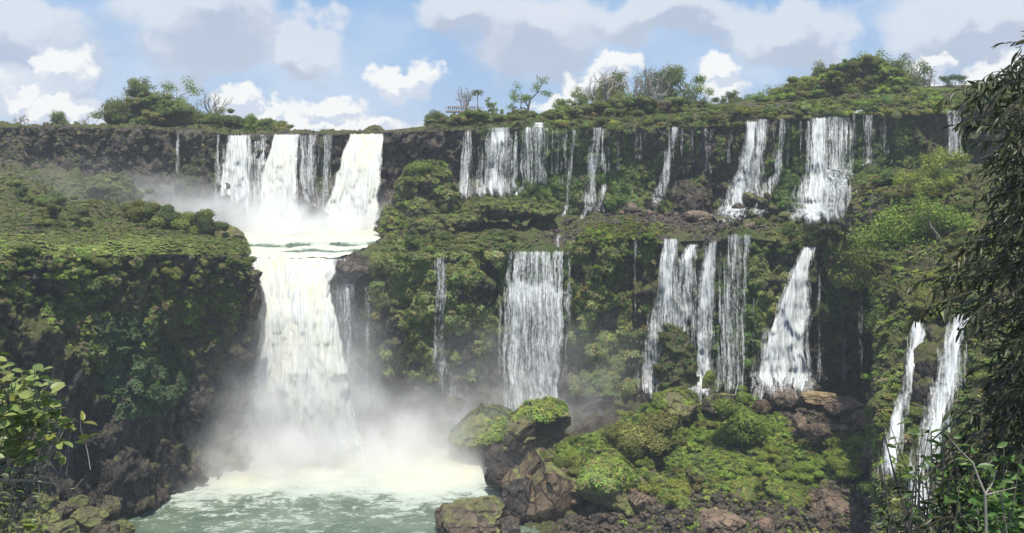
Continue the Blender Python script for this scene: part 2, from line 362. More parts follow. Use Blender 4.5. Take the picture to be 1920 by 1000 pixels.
def build_loft(T, du, dv, tail=None, smooth=1):
    px = np.array([r[0] for r in T], float)
    K = len(T[0]) - 1
    C = np.zeros((len(T), K, 3))
    for i, r in enumerate(T):
        for k in range(K):
            q = r[k + 1]; C[i, k] = P(q[2] if len(q) > 2 else r[0], q[0], q[1])
    if tail is not None: C = np.concatenate([C, tail(C)], 1); K = C.shape[1]
    tt = np.linspace(0, len(T) - 1, 1500); idx = np.arange(len(T))
    D = np.stack([[np.interp(tt, idx, C[:, k, c]) for k in range(K)] for c in range(3)], -1).transpose(1, 0, 2)   # (1500,K,3)
    seg = np.linalg.norm(np.diff(D, axis=0), axis=-1).mean(1) ; s = np.concatenate([[0], np.cumsum(seg)])
    nu = max(8, int(s[-1] / du)); ts = np.interp(np.linspace(0, s[-1], nu), s, tt)
    D = np.stack([[np.interp(ts, tt, D[:, k, c]) for k in range(K)] for c in range(3)], -1).transpose(1, 0, 2)
    rows, lv = [], []
    for k in range(K - 1):
        L = np.linalg.norm(D[:, k + 1] - D[:, k], axis=-1).mean(); n = max(2, int(L / (dv[k] if hasattr(dv, '__len__') else dv)))
        for j in range(n): a = j / n; rows.append(D[:, k] * (1 - a) + D[:, k + 1] * a); lv.append(k + a)
    rows.append(D[:, -1]); lv.append(K - 1)
    G = np.stack(rows, 1)
    for _ in range(smooth):
        G[1:-1, 1:-1] = (G[1:-1, 1:-1] * 2 + G[:-2, 1:-1] + G[2:, 1:-1] + G[1:-1, :-2] + G[1:-1, 2:]) / 6
    return G, np.array(lv)
def tail_main(C):
    e = C[:, -1]; r = []
    rise = np.interp(np.arange(len(C)), [0, 11, 13, 19, len(C) - 1], [0.6, .8, 3.2, 7.0, 9.0])
    for dy, dz, s in ((8, .42, 1.03), (40, 1.0, 1.15), (500, 1.6, 3.0)):
        q = e.copy(); q[:, 1] += dy; q[:, 2] += rise * dz; q[:, 0] *= s; r.append(q)
    return np.stack(r, 1)
G, LV = build_loft(T, .34, [.34, .34, .34, .4, .6, .55, .33, .33, .5, 1.2, 14.0], tail_main, 6)
N = grid_normals(G); N *= np.sign(-(N * (G - np.array([0, 0, CZ]))).sum(-1, keepdims=True).mean())
lv = LV[None, :] * np.ones(G.shape[0])[:, None]
gpx, gpy = proj(G)
wall = np.maximum(sstep(lv, -.5, .3) * (1 - sstep(lv, 2.9, 3.4)), sstep(lv, 5.8, 6.2) * (1 - sstep(lv, 7.9, 8.3)))
near_edge = 1 - .75 * (np.exp(-((lv - 8.0) / .06) ** 2) + np.exp(-((lv - 3.0) / .05) ** 2))
chan = sstep(gpx, 452, 472) * (1 - sstep(gpx, np.interp(lv, [3, 4.5, 6], [625, 700, 735]), np.interp(lv, [3, 4.5, 6], [650, 720, 755]))) * (lv > 2.7) * (lv < 6.1)     # the river bed between the two steps
b1, e1 = blocks(G, (6.5, 6.5, 9.0), 11, .9); b2, e2 = blocks(G, (2.2, 2.2, 2.8), 31, .8); b3, e3 = blocks(G, (.95, .95, 1.0), 51, .7)
ledges = fbm(G * np.array([.12, .12, 1]), (1, 1, 2.6), 3, 5)
buttress = fbm(G * np.array([1, 1, .25]), (13, 13, 13), 3, 77)
d = wall * (b1 * 1.5 + b2 * .75 + b3 * .28 + ledges * .55 + buttress * 1.9 + fbm(G, 3.0, 3, 8) * .4 - .4 * (1 - sstep(e2, 0, .12)))
led = (1 - wall) * (lv < 8.6)
bump = fbm(G, 9.0, 3, 21)
mound = np.maximum(0, fbm(G, (5.5, 5.5, 5.5), 2, 90) + .15)
d += led * (bump * .7 + mound * 1.6 + b2 * .25 + b3 * .16 + fbm(G, 1.6, 3, 3) * .25) * (1 - chan)
d -= chan * 1.4
hill_l = sstep(-gpx, -330, -160) * sstep(lv, 4.4, 5.2) * (1 - sstep(lv, 6.0, 6.25))
d *= 1 - .4 * sstep(-gpx, -440, -400) * sstep(lv, 3.1, 3.4) * (1 - sstep(lv, 4.3, 4.9))
d += hill_l * (mound * 2.2 + fbm(G, 7.0, 3, 41) * 1.2)
d *= near_edge * (1 - .65 * sstep(gpx, 474, 492) * (1 - sstep(gpx, 625, 645)) * (lv < 3.2))
d *= 1 - .9 * sstep(lv, 8.6, 10)
G2 = G + N * d[..., None]
N2 = grid_normals(G2); N2 *= np.sign((N2 * N).sum(-1, keepdims=True).mean())
px2, py2 = proj(G2)
# colour masks: lush green near the thin falls, darker rock in hand-placed patches, brown dry rock elsewhere
def gsum(lst):
    o = np.zeros(px2.shape)
    for (x, y, rx, ry, a) in lst: o = np.maximum(o, a * np.exp(-((px2 - x) / rx) ** 2 - ((py2 - y) / ry) ** 2))
    return o
nm = fbm(G, 6.0, 4, 61)
wet = gsum([(1000, 310, 110, 85, 1.4), (1130, 320, 60, 80, .9), (345, 310, 26, 70, .8), (405, 310, 12, 70, .8), (1480, 300, 55, 70, 1.1), (1560, 300, 90, 80, 1.2), (1430, 330, 50, 80, .8), (1520, 380, 110, 50, .8),
            (1255, 330, 40, 70, .6), (1650, 300, 60, 70, .9), (1265, 640, 70, 110, 1.1), (1385, 600, 55, 170, 1.3), (825, 560, 30, 110, 1.0), (690, 600, 16, 110, .9), (1010, 520, 62, 60, 1.4), (1010, 640, 95, 140, .6),
            (1310, 520, 50, 90, .7), (1560, 600, 30, 120, .7), (605, 320, 20, 80, .9), (460, 320, 50, 80, .7), (1620, 600, 30, 120, .6), (1785, 270, 40, 70, .9), (1060, 320, 40, 90, 1.2), (1480, 350, 60, 60, 1.1), (1350, 640, 60, 120, .9)]) + nm * .22
wet = np.clip(wet, 0, 1)
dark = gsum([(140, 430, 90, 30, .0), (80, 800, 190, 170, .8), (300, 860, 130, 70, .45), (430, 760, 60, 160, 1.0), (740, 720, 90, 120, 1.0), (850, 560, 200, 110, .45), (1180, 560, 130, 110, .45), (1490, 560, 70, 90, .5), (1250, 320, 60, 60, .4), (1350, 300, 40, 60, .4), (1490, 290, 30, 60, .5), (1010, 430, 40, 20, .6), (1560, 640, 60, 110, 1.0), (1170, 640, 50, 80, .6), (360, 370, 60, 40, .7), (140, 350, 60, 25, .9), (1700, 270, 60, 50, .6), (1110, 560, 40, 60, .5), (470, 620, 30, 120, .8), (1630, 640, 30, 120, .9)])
moss = .22 + .25 * nm + gsum([(200, 580, 270, 140, .55), (850, 560, 190, 110, .35), (1180, 560, 140, 110, .35), (1480, 520, 160, 110, .38), (1100, 320, 200, 80, .2), (1500, 330, 300, 90, .25), (1800, 300, 200, 200, .4)])
moss -= .45 * sstep(-py2, -700, -880 * 0 - 640) * 0
moss = moss + led * .55 - .75 * gsum([(1300, 410, 130, 26, 1.4), (1060, 450, 60, 20, 1.2), (650, 500, 30, 30, 1.6)])
moss = np.where((lv > 5.9) & (lv < 8.0) & (px2 < 900), moss - .42, moss)
moss = np.clip(moss, 0, 1.2)
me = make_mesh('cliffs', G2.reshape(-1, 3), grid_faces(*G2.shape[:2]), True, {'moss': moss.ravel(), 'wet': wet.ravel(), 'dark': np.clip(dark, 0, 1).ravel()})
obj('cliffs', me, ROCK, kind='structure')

# the rubble slope at the foot of the right wall: height field through control points
CP = [(800, 1012, 134, -3), (860, 0, 148, -2.5), (925, 0, 160, -2.5), (880, 0, 170, -2.5), (840, 0, 180, -2), (700, 0, 160, -7), (700, 0, 185, -4), (700, 0, 130, -7), (820, 0, 118, -6),
      (980, 0, 122, -4), (1200, 0, 120, -3), (1500, 0, 118, -1), (1750, 0, 120, 1),
      (1000, 1000, 140, None), (1200, 1000, 138, None), (1400, 1000, 137, None), (1600, 1000, 136, None), (1060, 905, 156, None), (1200, 900, 153, None),
      (1400, 900, 151, None), (1600, 900, 149, None), (1050, 832, 170, None), (1200, 830, 166, None), (1400, 815, 165, None), (1600, 815, 163, None), (1150, 780, 180, None),
      (1300, 765, 177, None), (1450, 752, 175, None), (1600, 752, 172, None), (990, 815, 184, None), (1800, 760, 168, None), (1800, 900, 145, None), (1300, 0, 190, 6), (1500, 0, 190, 8), (1000, 0, 192, 3), (1750, 0, 190, 9)]
cpx = []
for (x, y, Y, z) in CP:
    q = P(x, y, Y); cpx.append((q[0], Y, q[2] if z is None else z))
cpx = np.array(cpx)
def rbf_fit(c, s=1.0):
    d = np.linalg.norm(c[:, None, :2] - c[None, :, :2], axis=-1); A = np.zeros((len(c) + 3,) * 2); n = len(c)
    A[:n, :n] = d + np.eye(n) * -s; A[:n, n] = 1; A[:n, n + 1:] = c[:, :2]; A[n, :n] = 1; A[n + 1:, :n] = c[:, :2].T
    return np.linalg.solve(A, np.concatenate([c[:, 2], [0, 0, 0]]))
rw = rbf_fit(cpx, 2.0)
def mound_h(x, y):
    sh = x.shape; x = x.ravel(); y = y.ravel(); d = np.hypot(x[:, None] - cpx[None, :, 0], y[:, None] - cpx[None, :, 1]); n = len(cpx)
    return (d @ rw[:n] + rw[n] + rw[n + 1] * x + rw[n + 2] * y).reshape(sh)
xs = np.arange(-32, 100, .32); ys = np.arange(116, 193, .32)
MX, MY = np.meshgrid(xs, ys, indexing='ij'); MZ = mound_h(MX, MY)
M0 = np.stack([MX, MY, MZ], -1); q0 = M0 * np.array([1, 1, 0])
c1, f1 = blocks(q0, 3.4, 301, .7); c2, f2 = blocks(q0, 1.3, 331, .8); c3, f3 = blocks(q0, .6, 351, .6)
MZ = MZ + c1 * .55 + c2 * .36 + c3 * .14 - .35 * (1 - sstep(f2, 0, .15)) + fbm(q0, 8.0, 3, 371) * .8
M2 = np.stack([MX, MY, MZ], -1); MN = grid_normals(M2); MN *= np.sign(MN[..., 2:].mean())
mpx, mpy = proj(M2)
green_poly = [(1010, 880), (1070, 825), (1150, 800), (1210, 760), (1290, 745), (1420, 755), (1480, 790), (1520, 815), (1640, 800), (1640, 880), (1560, 900), (1480, 925), (1420, 930), (1340, 915), (1250, 905), (1180, 900)]
gm = inpoly(mpx, mpy, green_poly) * 1.0
for _ in range(10): gm[1:-1, 1:-1] = (gm[1:-1, 1:-1] + gm[:-2, 1:-1] + gm[2:, 1:-1] + gm[1:-1, :-2] + gm[1:-1, 2:]) / 5
mm = np.clip(.18 + .75 * gm + .25 * fbm(q0, 5.0, 3, 391), 0, 1.1)
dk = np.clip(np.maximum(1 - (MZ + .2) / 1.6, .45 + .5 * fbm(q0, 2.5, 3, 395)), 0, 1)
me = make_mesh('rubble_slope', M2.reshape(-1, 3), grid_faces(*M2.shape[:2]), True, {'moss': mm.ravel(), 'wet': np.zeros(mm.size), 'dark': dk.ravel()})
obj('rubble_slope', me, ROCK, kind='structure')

# right-hand hillside, nearer than the walls
T2 = [
 (1650, (1200, 118), (1000, 124), (850, 134), (740, 140), (600, 160, 1660), (500, 178, 1625), (440, 192, 1600), (400, 200, 1596), (380, 215, 1600), (380, 230, 1620)),
 (1648, (1200, 96), (1000, 104), (850, 114), (740, 120), (600, 136, 1662), (490, 156, 1628), (430, 172, 1604), (362, 182, 1600), (352, 200, 1612), (350, 225, 1640)),
 (1690, (1200, 92), (1000, 99), (850, 109), (740, 118), (600, 127, 1700), (470, 146, 1680), (400, 160, 1660), (338, 175, 1650), (332, 192, 1660), (335, 218, 1670)),
 (1760, (1200, 88), (1000, 95), (850, 105), (760, 112), (600, 121), (470, 138), (400, 150), (345, 165), (330, 185), (340, 214)),
 (1860, (1200, 82), (1000, 90), (850, 99), (760, 105), (600, 113), (470, 128), (400, 140), (340, 155), (320, 180), (320, 212)),
 (2000, (1200, 76), (1000, 84), (850, 92), (760, 98), (600, 106), (470, 120), (400, 132), (330, 148), (300, 176), (300, 210)),
 (2400, (1200, 70), (1000, 78), (850, 86), (760, 92), (600, 100), (470, 112), (400, 124), (320, 140), (280, 170), (270, 205)),
]
H, HL = build_loft(T2, .32, .32, None, 10)
HN = grid_normals(H); HN *= np.sign(-(HN * (H - np.array([0, 0, CZ]))).sum(-1, keepdims=True).mean())
a1, g1 = blocks(H, (4, 4, 5.0), 411, .9); a2, g2 = blocks(H, (1.5, 1.5, 1.3), 431, .8)
dd = a1 * .8 + a2 * .35 + fbm(H, 7, 4, 441) * 1.0 + np.maximum(0, fbm(H, 4, 2, 461)) * 1.0
H2 = H + HN * dd[..., None]; HN2 = grid_normals(H2); HN2 *= np.sign((HN2 * HN).sum(-1, keepdims=True).mean())
hpx, hpy = proj(H2)
def gs(x, y, lst):
    o = np.zeros(x.shape)
    for (cx, cyy, rx, ry, a) in lst: o = np.maximum(o, a * np.exp(-((x - cx) / rx) ** 2 - ((y - cyy) / ry) ** 2))
    return o
bare = gs(hpx, hpy, [(1630, 385, 45, 60, 1.0), (1730, 700, 34, 75, 1.3), (1760, 330, 40, 20, .9), (1700, 520, 15, 12, .8)])
hm = np.clip(.72 + .3 * fbm(H, 5, 3, 471) - bare * .8, 0, 1.1)
me = make_mesh('hillside', H2.reshape(-1, 3), grid_faces(*H2.shape[:2]), True, {'moss': hm.ravel(), 'wet': gs(hpx, hpy, [(1690, 780, 40, 120, .8), (1780, 800, 60, 150, .7)]).ravel(), 'dark': np.zeros(hm.size)})
obj('hillside', me, ROCK, kind='structure')

# depth lookup: nearest land surface seen at a photo position
CELL = 6; DW, DH = 2700 // CELL, 1300 // CELL
ZB = np.full((DW, DH), 1e9)
for (x, y, p) in ((px2, py2, G2), (mpx, mpy, M2), (hpx, hpy, H2)):
    i = ((x + 350) / CELL).astype(int); j = ((y + 50) / CELL).astype(int); ok = (i >= 0) & (i < DW) & (j >= 0) & (j < DH)
    np.minimum.at(ZB, (i[ok], j[ok]), p[..., 1][ok])
def depth(px, py, r=1):
    i = int((px + 350) / CELL); j = int((py + 50) / CELL)
    v = ZB[max(0, i - r):i + r + 1, max(0, j - r):j + r + 1]; v = v[v < 1e8]
    return float(v.min()) if len(v) else None

# ------------------------------------------------------------------ water: pool, river between the steps
xs = np.arange(-95, 66, .3); ys = np.arange(100, 192, .3); X, Y = np.meshgrid(xs, ys, indexing='ij'); Z0 = X * 0
wp = np.stack([X, Y, Z0], -1)
fx, fy = -42.0, 180.0                                                        # where the main fall lands
dist = np.hypot((X - fx) / 1.45, (Y - fy))
foam = .85 * np.exp(-(dist / 17.0) ** 2) + .38 * np.exp(-(dist / 38.0) ** 2)
foam += .45 * np.exp(-((X + 8) / 12) ** 2 - ((Y - 165) / 12) ** 2)
foam *= 1 + .35 * fbm(wp, 9.0, 3, 571)
turb = .25 + np.exp(-(dist / 26.0) ** 2)
wz = (fbm(wp * np.array([1, 1.5, 1]), 4.5, 4, 501) * .32 + np.abs(fbm(wp * np.array([1, 1.6, 1]), 1.8, 3, 521)) * .26) * turb + .9 * np.exp(-(dist / 11) ** 2) * (1 + fbm(wp, 2.5, 3, 541))
shore = np.zeros_like(X)
wp[..., 2] = wz
me = make_mesh('pool_water', wp.reshape(-1, 3), grid_faces(*wp.shape[:2]), True, {'foam': np.clip(foam, 0, 1.2).ravel()})
obj('pool_water', me, WATER, kind='structure')
# river between upper and lower step (stepped rapids)
us = np.linspace(0, 1, 190); vs = np.linspace(0, 1, 150)
U, V = np.meshgrid(us, vs, indexing='ij')
lp = np.interp(V, [0, .3, .5, .75, 1], [442, 455, 450, 430, 395]); rp = np.interp(V, [0, .3, .5, .75, 1], [628, 700, 715, 716, 716])
Yr = 187.6 + V * 50.4; pxr = lp + (rp - lp) * U
zr = 38.0 + .5 * sstep(Yr, 197, 198.2) * sstep(pxr, 530, 560) + .9 * sstep(Yr, 206 + 3 * vnoise(np.stack([pxr, Yr, Yr * 0], -1), (40, 9, 1), 3), 207.5 + 3 * vnoise(np.stack([pxr, Yr, Yr * 0], -1), (40, 9, 1), 3)) + .4 * sstep(Yr, 214, 224)
rpnt = np.stack([(pxr - 960) / F * Yr, Yr, zr], -1)
rpnt[..., 2] += fbm(rpnt * np.array([1, 1.4, 0]), 3.0, 4, 601) * .22
me = make_mesh('river_rapids', rpnt.reshape(-1, 3), grid_faces(*rpnt.shape[:2]), True, {'foam': (np.clip(.85 + .45 * fbm(rpnt * np.array([.3, 1, 1]), 3, 3, 611) - .75 * np.exp(-((Yr - 197.2) / .7) ** 2) * sstep(pxr, 520, 560) - .7 * np.exp(-((Yr - 206.4 - 3 * vnoise(np.stack([pxr, Yr, Yr * 0], -1), (40, 9, 1), 3)) / .8) ** 2), .1, 1.2)).ravel()})
obj('river_rapids', me, WATER, kind='structure')

# ------------------------------------------------------------------ waterfalls, each a thing of its own
FPOLY = []
def fall(label, rows, dens=.8, silt=0.0, layers=2, fwd=1.0, throw=0.0, du=.16, dv=.4, edge=.28, relief=.3, name='waterfall', fixY=None, dens_end=None, follow=True, group=None, dk=None):
    """rows: (left px, right px, py) from lip to foot; depth comes from the rock behind, kept in front of it"""
    py = np.array([r[2] for r in rows], float); L = np.array([r[0] for r in rows], float); Rr = np.array([r[1] for r in rows], float)
    if dens >= .8 and fixY is None: w_ = (Rr - L) * .13 + 1.2; L = L - w_; Rr = Rr + w_
    FPOLY.append((py, L - 3, Rr + 3)); pys = np.linspace(py[0], py[-1], 60)
    if fixY is not None: Ys = np.interp(pys, [q[0] for q in fixY], [q[1] for q in fixY])
    else:
        Ys = []
        for y in pys:
            l, r = np.interp(y, py, L), np.interp(y, py, Rr)
            c = [depth(x, y) for x in np.linspace(l, r, max(2, int((r - l) / 8) + 1))]; c = [q for q in c if q]
            Ys.append(min(c) if c else (Ys[-1] if Ys else 200))
        Ys = np.array(Ys)
        k = 5; Ys = np.array([Ys[max(0, i - 2):i + 3].min() for i in range(60)])
        if follow: Ys = np.minimum.accumulate(Ys)
        Ys = np.convolve(np.pad(Ys, 3, 'edge'), np.ones(7) / 7, 'valid') - fwd
    tt = np.linspace(0, 1, 60); Ys = Ys - throw * tt ** .6
    cl = P(np.interp(pys, py, (L + Rr) / 2), pys, Ys); arc = np.concatenate([[0], np.cumsum(np.linalg.norm(np.diff(cl, axis=0), axis=1))])
    Ym = Ys.mean(); Wm = max((Rr - L).max() / F * Ym, .2); Hm = (py[-1] - py[0]) / F * Ym
    nu = int(np.clip(Wm / du, 4, 260)); nv = int(np.clip(Hm / dv, 10, 220))
    V_, A_, U_, F_, Sl = [], [], [], [], []; off = 0
    sd = abs(hash(label)) % 1; sd = sum(ord(ch) * (i + 1) for i, ch in enumerate(label)) % 9973
    for ly in range(layers):
        u = np.linspace(0, 1, nu)[:, None] * np.ones(nv)[None]; v = np.ones(nu)[:, None] * np.linspace(0, 1, nv)[None]
        yy = py[0] + v * (py[-1] - py[0]); l = np.interp(yy, py, L); r = np.interp(yy, py, Rr)
        halo = ly > 0 and ly == layers - 1 and dens < .99
        if halo: hw_ = (r - l) * .14 + 1.0; l = l - hw_; r = r + hw_
        Yc = np.interp(yy, pys, Ys) + ly * .35
        x = l + (r - l) * u
        um = (x - 960) / F * Ym; vm = np.interp(yy, pys, arc)
        q = np.stack([um, vm, um * 0 + ly * 7.7 + sd], -1)
        jag = fbm(np.stack([vm, um * 0 + u.round() * 9, um * 0 + sd], -1), 3.0, 3, sd + 3) * .18 * (r - l) * (np.abs(u - .5) * 2) ** 2
        x = x + jag * .12 + fbm(np.stack([u * 3, vm / 5.0, u * 0 + sd], -1), 1.0, 3, sd + 31) * min(3.0, .10 * float((Rr - L).mean()) + .5) * (.3 + v)
        Yc = Yc - relief * (fbm(q, (.9, 7.0, 1), 3, sd) + .7 * fbm(q, (2.2, 3.0, 1), 3, sd + 5)) * (.4 + v)
        Yc = Yc + .5 * relief * (1 - np.sqrt(np.clip(1 - (2 * u - 1) ** 2, 0, 1)))
        V_.append(P(x, yy, Yc).reshape(-1, 3)); F_.append(grid_faces(nu, nv) + off); off += nu * nv
        U_.append(np.stack([um + ly * 3.3 + sd, vm + ly * 11 + sd * .37], -1).reshape(-1, 2))
        ed = np.clip(np.minimum(u, 1 - u) / max(edge, 1e-3), 0, 1)
        dn = dens if dens_end is None else dens + (dens_end - dens) * v
        if dk is not None: dn = np.interp(yy + 16 * fbm(np.stack([um * .45, um * 0, um * 0 + sd], -1), 1.0, 3, sd + 41), dk[0], dk[1])
        if halo: dn = dn * .72
        a = dn * (.30 + .70 * ed ** .7) * np.clip(v / .015 + .4, 0, 1) + (.10 if dens < .96 else .02) * fbm(q, (3, 9, 1), 2, sd + 9)
        a = a * np.clip((1 - v + .05 * fbm(q * np.array([1, .1, 1]), (.8, 1, 1), 3, sd + 21)) / .10, 0, 1) ** .7
        A_.append(np.clip(a, 0, 1).ravel()); Sl.append(np.clip(silt * (.75 + .6 * fbm(q, (4, 8, 1), 3, sd + 13)) * (1 - .45 * v), 0, 1).ravel())
    me = make_mesh(name, np.concatenate(V_), np.concatenate(F_), True, {'dens': np.concatenate(A_), 'silt': np.concatenate(Sl)}, np.concatenate(U_))
    return obj(name, me, FALL, label=label, cat='waterfall', group=group)
UF = 'waterfalls dropping over the upper cliff'; LF = 'waterfalls dropping over the lower cliff'
# upper step, left to right
fall('thin white trickle bouncing down the brown upper cliff, far left of the big curtain', [(330, 337, 250), (330, 338, 300), (326, 337, 325), (318, 326, 345), (324, 332, 385)], .55, layers=1, group=UF)
fall('narrow veil just left of the broad white curtain on the upper cliff', [(405, 412, 250), (401, 411, 290), (399, 409, 390)], .6, layers=1, group=UF)
fall('broad white curtain at the left of the main upper falls', [(430, 462, 252), (422, 466, 280), (410, 470, 340), (404, 475, 446)], .97, .28, 2, fixY=[(252, 239.5), (340, 236.5), (446, 233)], relief=.7, edge=.08, group=UF)
fall('silvery fluted curtain beside the broad left curtain of the upper falls', [(458, 504, 252), (458, 504, 290), (455, 500, 350), (450, 500, 446)], .86, .05, 2, fixY=[(252, 240), (446, 235)], relief=.6, edge=.12, group=UF)
fall('tumbling cream white cataract in the middle of the main upper falls', [(514, 562, 251), (508, 560, 270), (496, 556, 310), (484, 560, 380), (470, 575, 448)], 1.0, .5, 2, fixY=[(251, 239.5), (300, 236.5), (448, 230)], relief=.7, edge=.06, group=UF)
fall('pale grey veil right of the cream cataract on the upper cliff', [(560, 592, 252), (558, 592, 300), (556, 594, 400), (555, 600, 446)], .84, 0, 2, fixY=[(252, 240), (446, 235)], relief=.5, group=UF)
fall('thin see-through veil over green rock between the two big upper cataracts', [(604, 628, 251), (598, 626, 300), (590, 622, 350), (578, 612, 400)], .55, 0, 2, relief=.3, group=UF)
fall('wide yellowish cataract at the right of the main upper falls', [(655, 719, 250), (646, 718, 275), (632, 714, 320), (612, 708, 380), (572, 708, 448)], 1.0, .9, 2, fixY=[(250, 240.5), (300, 237), (448, 229)], relief=.7, edge=.05, group=UF)
fall('straight slim fall beside the tall mossy outcrop on the upper cliff', [(872, 882, 245), (867, 882, 300), (861, 882, 378)], .85, .1, 2, group=UF)
fall('wide bright curtain right of the slim fall on the upper cliff', [(922, 953, 238), (912, 953, 280), (903, 952, 320), (897, 946, 374)], .9, 0, 2, relief=.4, group=UF)
fall('strand splashing over stepped rocks beside the wide bright curtain', [(966, 973, 242), (960, 972, 300), (958, 975, 325), (945, 968, 352), (936, 958, 372)], .7, 0, 1, group=UF)
fall('fine comb of threads spread over bright green moss on the upper cliff', [(984, 1022, 238), (980, 1022, 290), (980, 1022, 350)], .7, 0, 2, edge=.05, group=UF)
fall('short bright spout above the comb of threads at the upper edge', [(1002, 1018, 229), (998, 1019, 240)], .9, 0, 1, fwd=1.0, group=UF)
fall('small cascade stepping down boulders below the comb of threads', [(985, 996, 320), (978, 990, 345), (962, 975, 368)], .7, 0, 1, group=UF)
fall('slender fall with a bent foot on mossy green rock, right of the comb', [(1073, 1080, 242), (1065, 1074, 310), (1058, 1066, 380), (1057, 1065, 395), (1044, 1052, 415)], .7, 0, 2, group=UF)
fall('leaning white fall left of the strands in the middle of the upper cliff', [(1115, 1126, 238), (1108, 1120, 290), (1103, 1116, 350), (1094, 1114, 400)], .88, 0, 2, group=UF)
fall('faint threads just right of the leaning white fall', [(1128, 1146, 240), (1124, 1146, 330)], .66, 0, 1, group=UF)
fall('single faint thread on mossy rock between two white falls', [(1155, 1166, 242), (1154, 1165, 320)], .5, 0, 1, group=UF)
fall('winding fall that bends left over rocks near the middle of the upper cliff', [(1260, 1269, 237), (1252, 1262, 280), (1246, 1256, 312), (1240, 1254, 340), (1224, 1238, 368), (1216, 1224, 393)], .82, 0, 2, group=UF)
fall('very thin thread just right of the winding fall', [(1296, 1301, 238), (1296, 1302, 312)], .6, 0, 1, group=UF)
fall('broken thin thread against dark rock left of the twin cascades', [(1368, 1374, 238), (1364, 1371, 275), (1360, 1368, 310)], .55, 0, 1, group=UF)
fall('left cascade of the twin cascades, fanning out over black boulders', [(1402, 1420, 226), (1398, 1414, 270), (1388, 1408, 320), (1366, 1400, 360), (1342, 1390, 419)], .93, 0, 2, throw=2, relief=.6, group=UF)
fall('right cascade of the twin cascades, joining its neighbour halfway down', [(1424, 1438, 222), (1418, 1434, 270), (1408, 1428, 320), (1392, 1424, 350), (1378, 1402, 385)], .88, 0, 2, throw=1, relief=.5, group=UF)
fall('fall on bright moss whose foot splits over rocks beside the twin cascades', [(1464, 1474, 221), (1457, 1470, 270), (1450, 1466, 325), (1430, 1462, 345), (1412, 1440, 380), (1400, 1432, 412)], .78, 0, 2, group=UF)
fall('faint threads on moss between the two right cascades', [(1442, 1456, 226), (1440, 1454, 300)], .42, 0, 1, group=UF)
fall('faint thread on bare dark rock left of the tall bright cascade', [(1498, 1504, 226), (1498, 1504, 330)], .55, 0, 1, group=UF)
fall('tall bright cascade spreading into a white skirt over rocks', [(1526, 1550, 220), (1520, 1548, 270), (1514, 1546, 330), (1508, 1560, 355), (1486, 1568, 424)], .97, 0, 2, throw=3, relief=.7, group=UF)
fall('loose strands hanging beside the tall bright cascade', [(1552, 1592, 217), (1550, 1590, 270), (1545, 1588, 345), (1545, 1598, 360), (1540, 1580, 420)], .76, 0, 2, edge=.05, group=UF)
fall('thin strand falling from a small spout right of the loose strands', [(1598, 1608, 212), (1596, 1605, 300)], .66, 0, 1, group=UF)
fall('white spout sliding over the upper edge above the thin strand', [(1606, 1618, 206), (1598, 1608, 213)], .95, 0, 1, fwd=1.2, group=UF)
fall('two faint threads hanging over the dark recess at the right of the upper cliff', [(1618, 1642, 215), (1616, 1642, 320)], .6, 0, 1, group=UF)
fall('isolated thin thread at the far right of the recess', [(1669, 1676, 213), (1667, 1675, 275), (1668, 1675, 312)], .62, 0, 1, group=UF)
fall('veil half hidden behind the dark leafy branches at the upper right', [(1774, 1796, 205), (1772, 1800, 240), (1772, 1812, 300)], .7, 0, 2, group=UF)
fall('thin threads on green moss right of the comb, before the slender bent fall', [(1032, 1052, 244), (1030, 1052, 330)], .55, 0, 1, group=UF)
fall('faint wide veil in the shade right of the single faint thread', [(1186, 1216, 246), (1186, 1214, 300)], .42, 0, 1, group=UF)
fall('little cascade below the faint threads just right of the leaning white fall', [(1126, 1140, 345), (1120, 1132, 380), (1110, 1122, 404)], .7, 0, 1, group=UF)
fall('thin thread over dark rock between the winding fall and the very thin thread', [(1276, 1281, 240), (1275, 1281, 300)], .5, 0, 1, group=UF)
fall('ragged threads on bright moss left of the fall with the split foot', [(1474, 1482, 226), (1472, 1480, 320)], .5, 0, 1, group=UF)
fall('side strand beading down beside the tall bright cascade, its left neighbour', [(1512, 1522, 226), (1508, 1518, 340), (1496, 1508, 400)], .62, 0, 1, group=UF)
fall('fine veil on green moss left of the slender bent fall', [(1052, 1068, 243), (1050, 1064, 350)], .55, 0, 1, group=UF)
fall('faint wide veil of drops behind the stepped strand', [(950, 968, 300), (948, 966, 368)], .6, 0, 1, group=UF)
fall('pale threads over dark green rock between winding fall and broken thin thread', [(1316, 1340, 240), (1314, 1338, 330)], .42, 0, 1, group=UF)
fall('threads filling the moss face just right of the loose strands', [(1588, 1602, 230), (1586, 1602, 340)], .6, 0, 1, group=UF)
fall('broad faint curtain on moss between the two right hand strands', [(1642, 1668, 216), (1640, 1666, 290)], .4, 0, 1, group=UF)
fall('low cascade spilling over mossy steps right of the split foot fall', [(1488, 1500, 345), (1480, 1494, 372)], .6, 0, 1, group=UF)
# trickles across the middle ledge
MLG = 'small cascades crossing the middle ledge'
fall('small spill running off the rocky ledge above the square curtain', [(1046, 1052, 438), (1042, 1050, 466)], .8, 0, 1, group=MLG)
fall('short cascade over the brown rubble between the upper and lower cliffs', [(1092, 1104, 395), (1086, 1094, 412)], .75, 0, 1, group=MLG)
fall('thin line of water running down rubble left of the small green hummock', [(1120, 1125, 350), (1124, 1130, 380), (1132, 1138, 402)], .6, 0, 1, group=MLG)
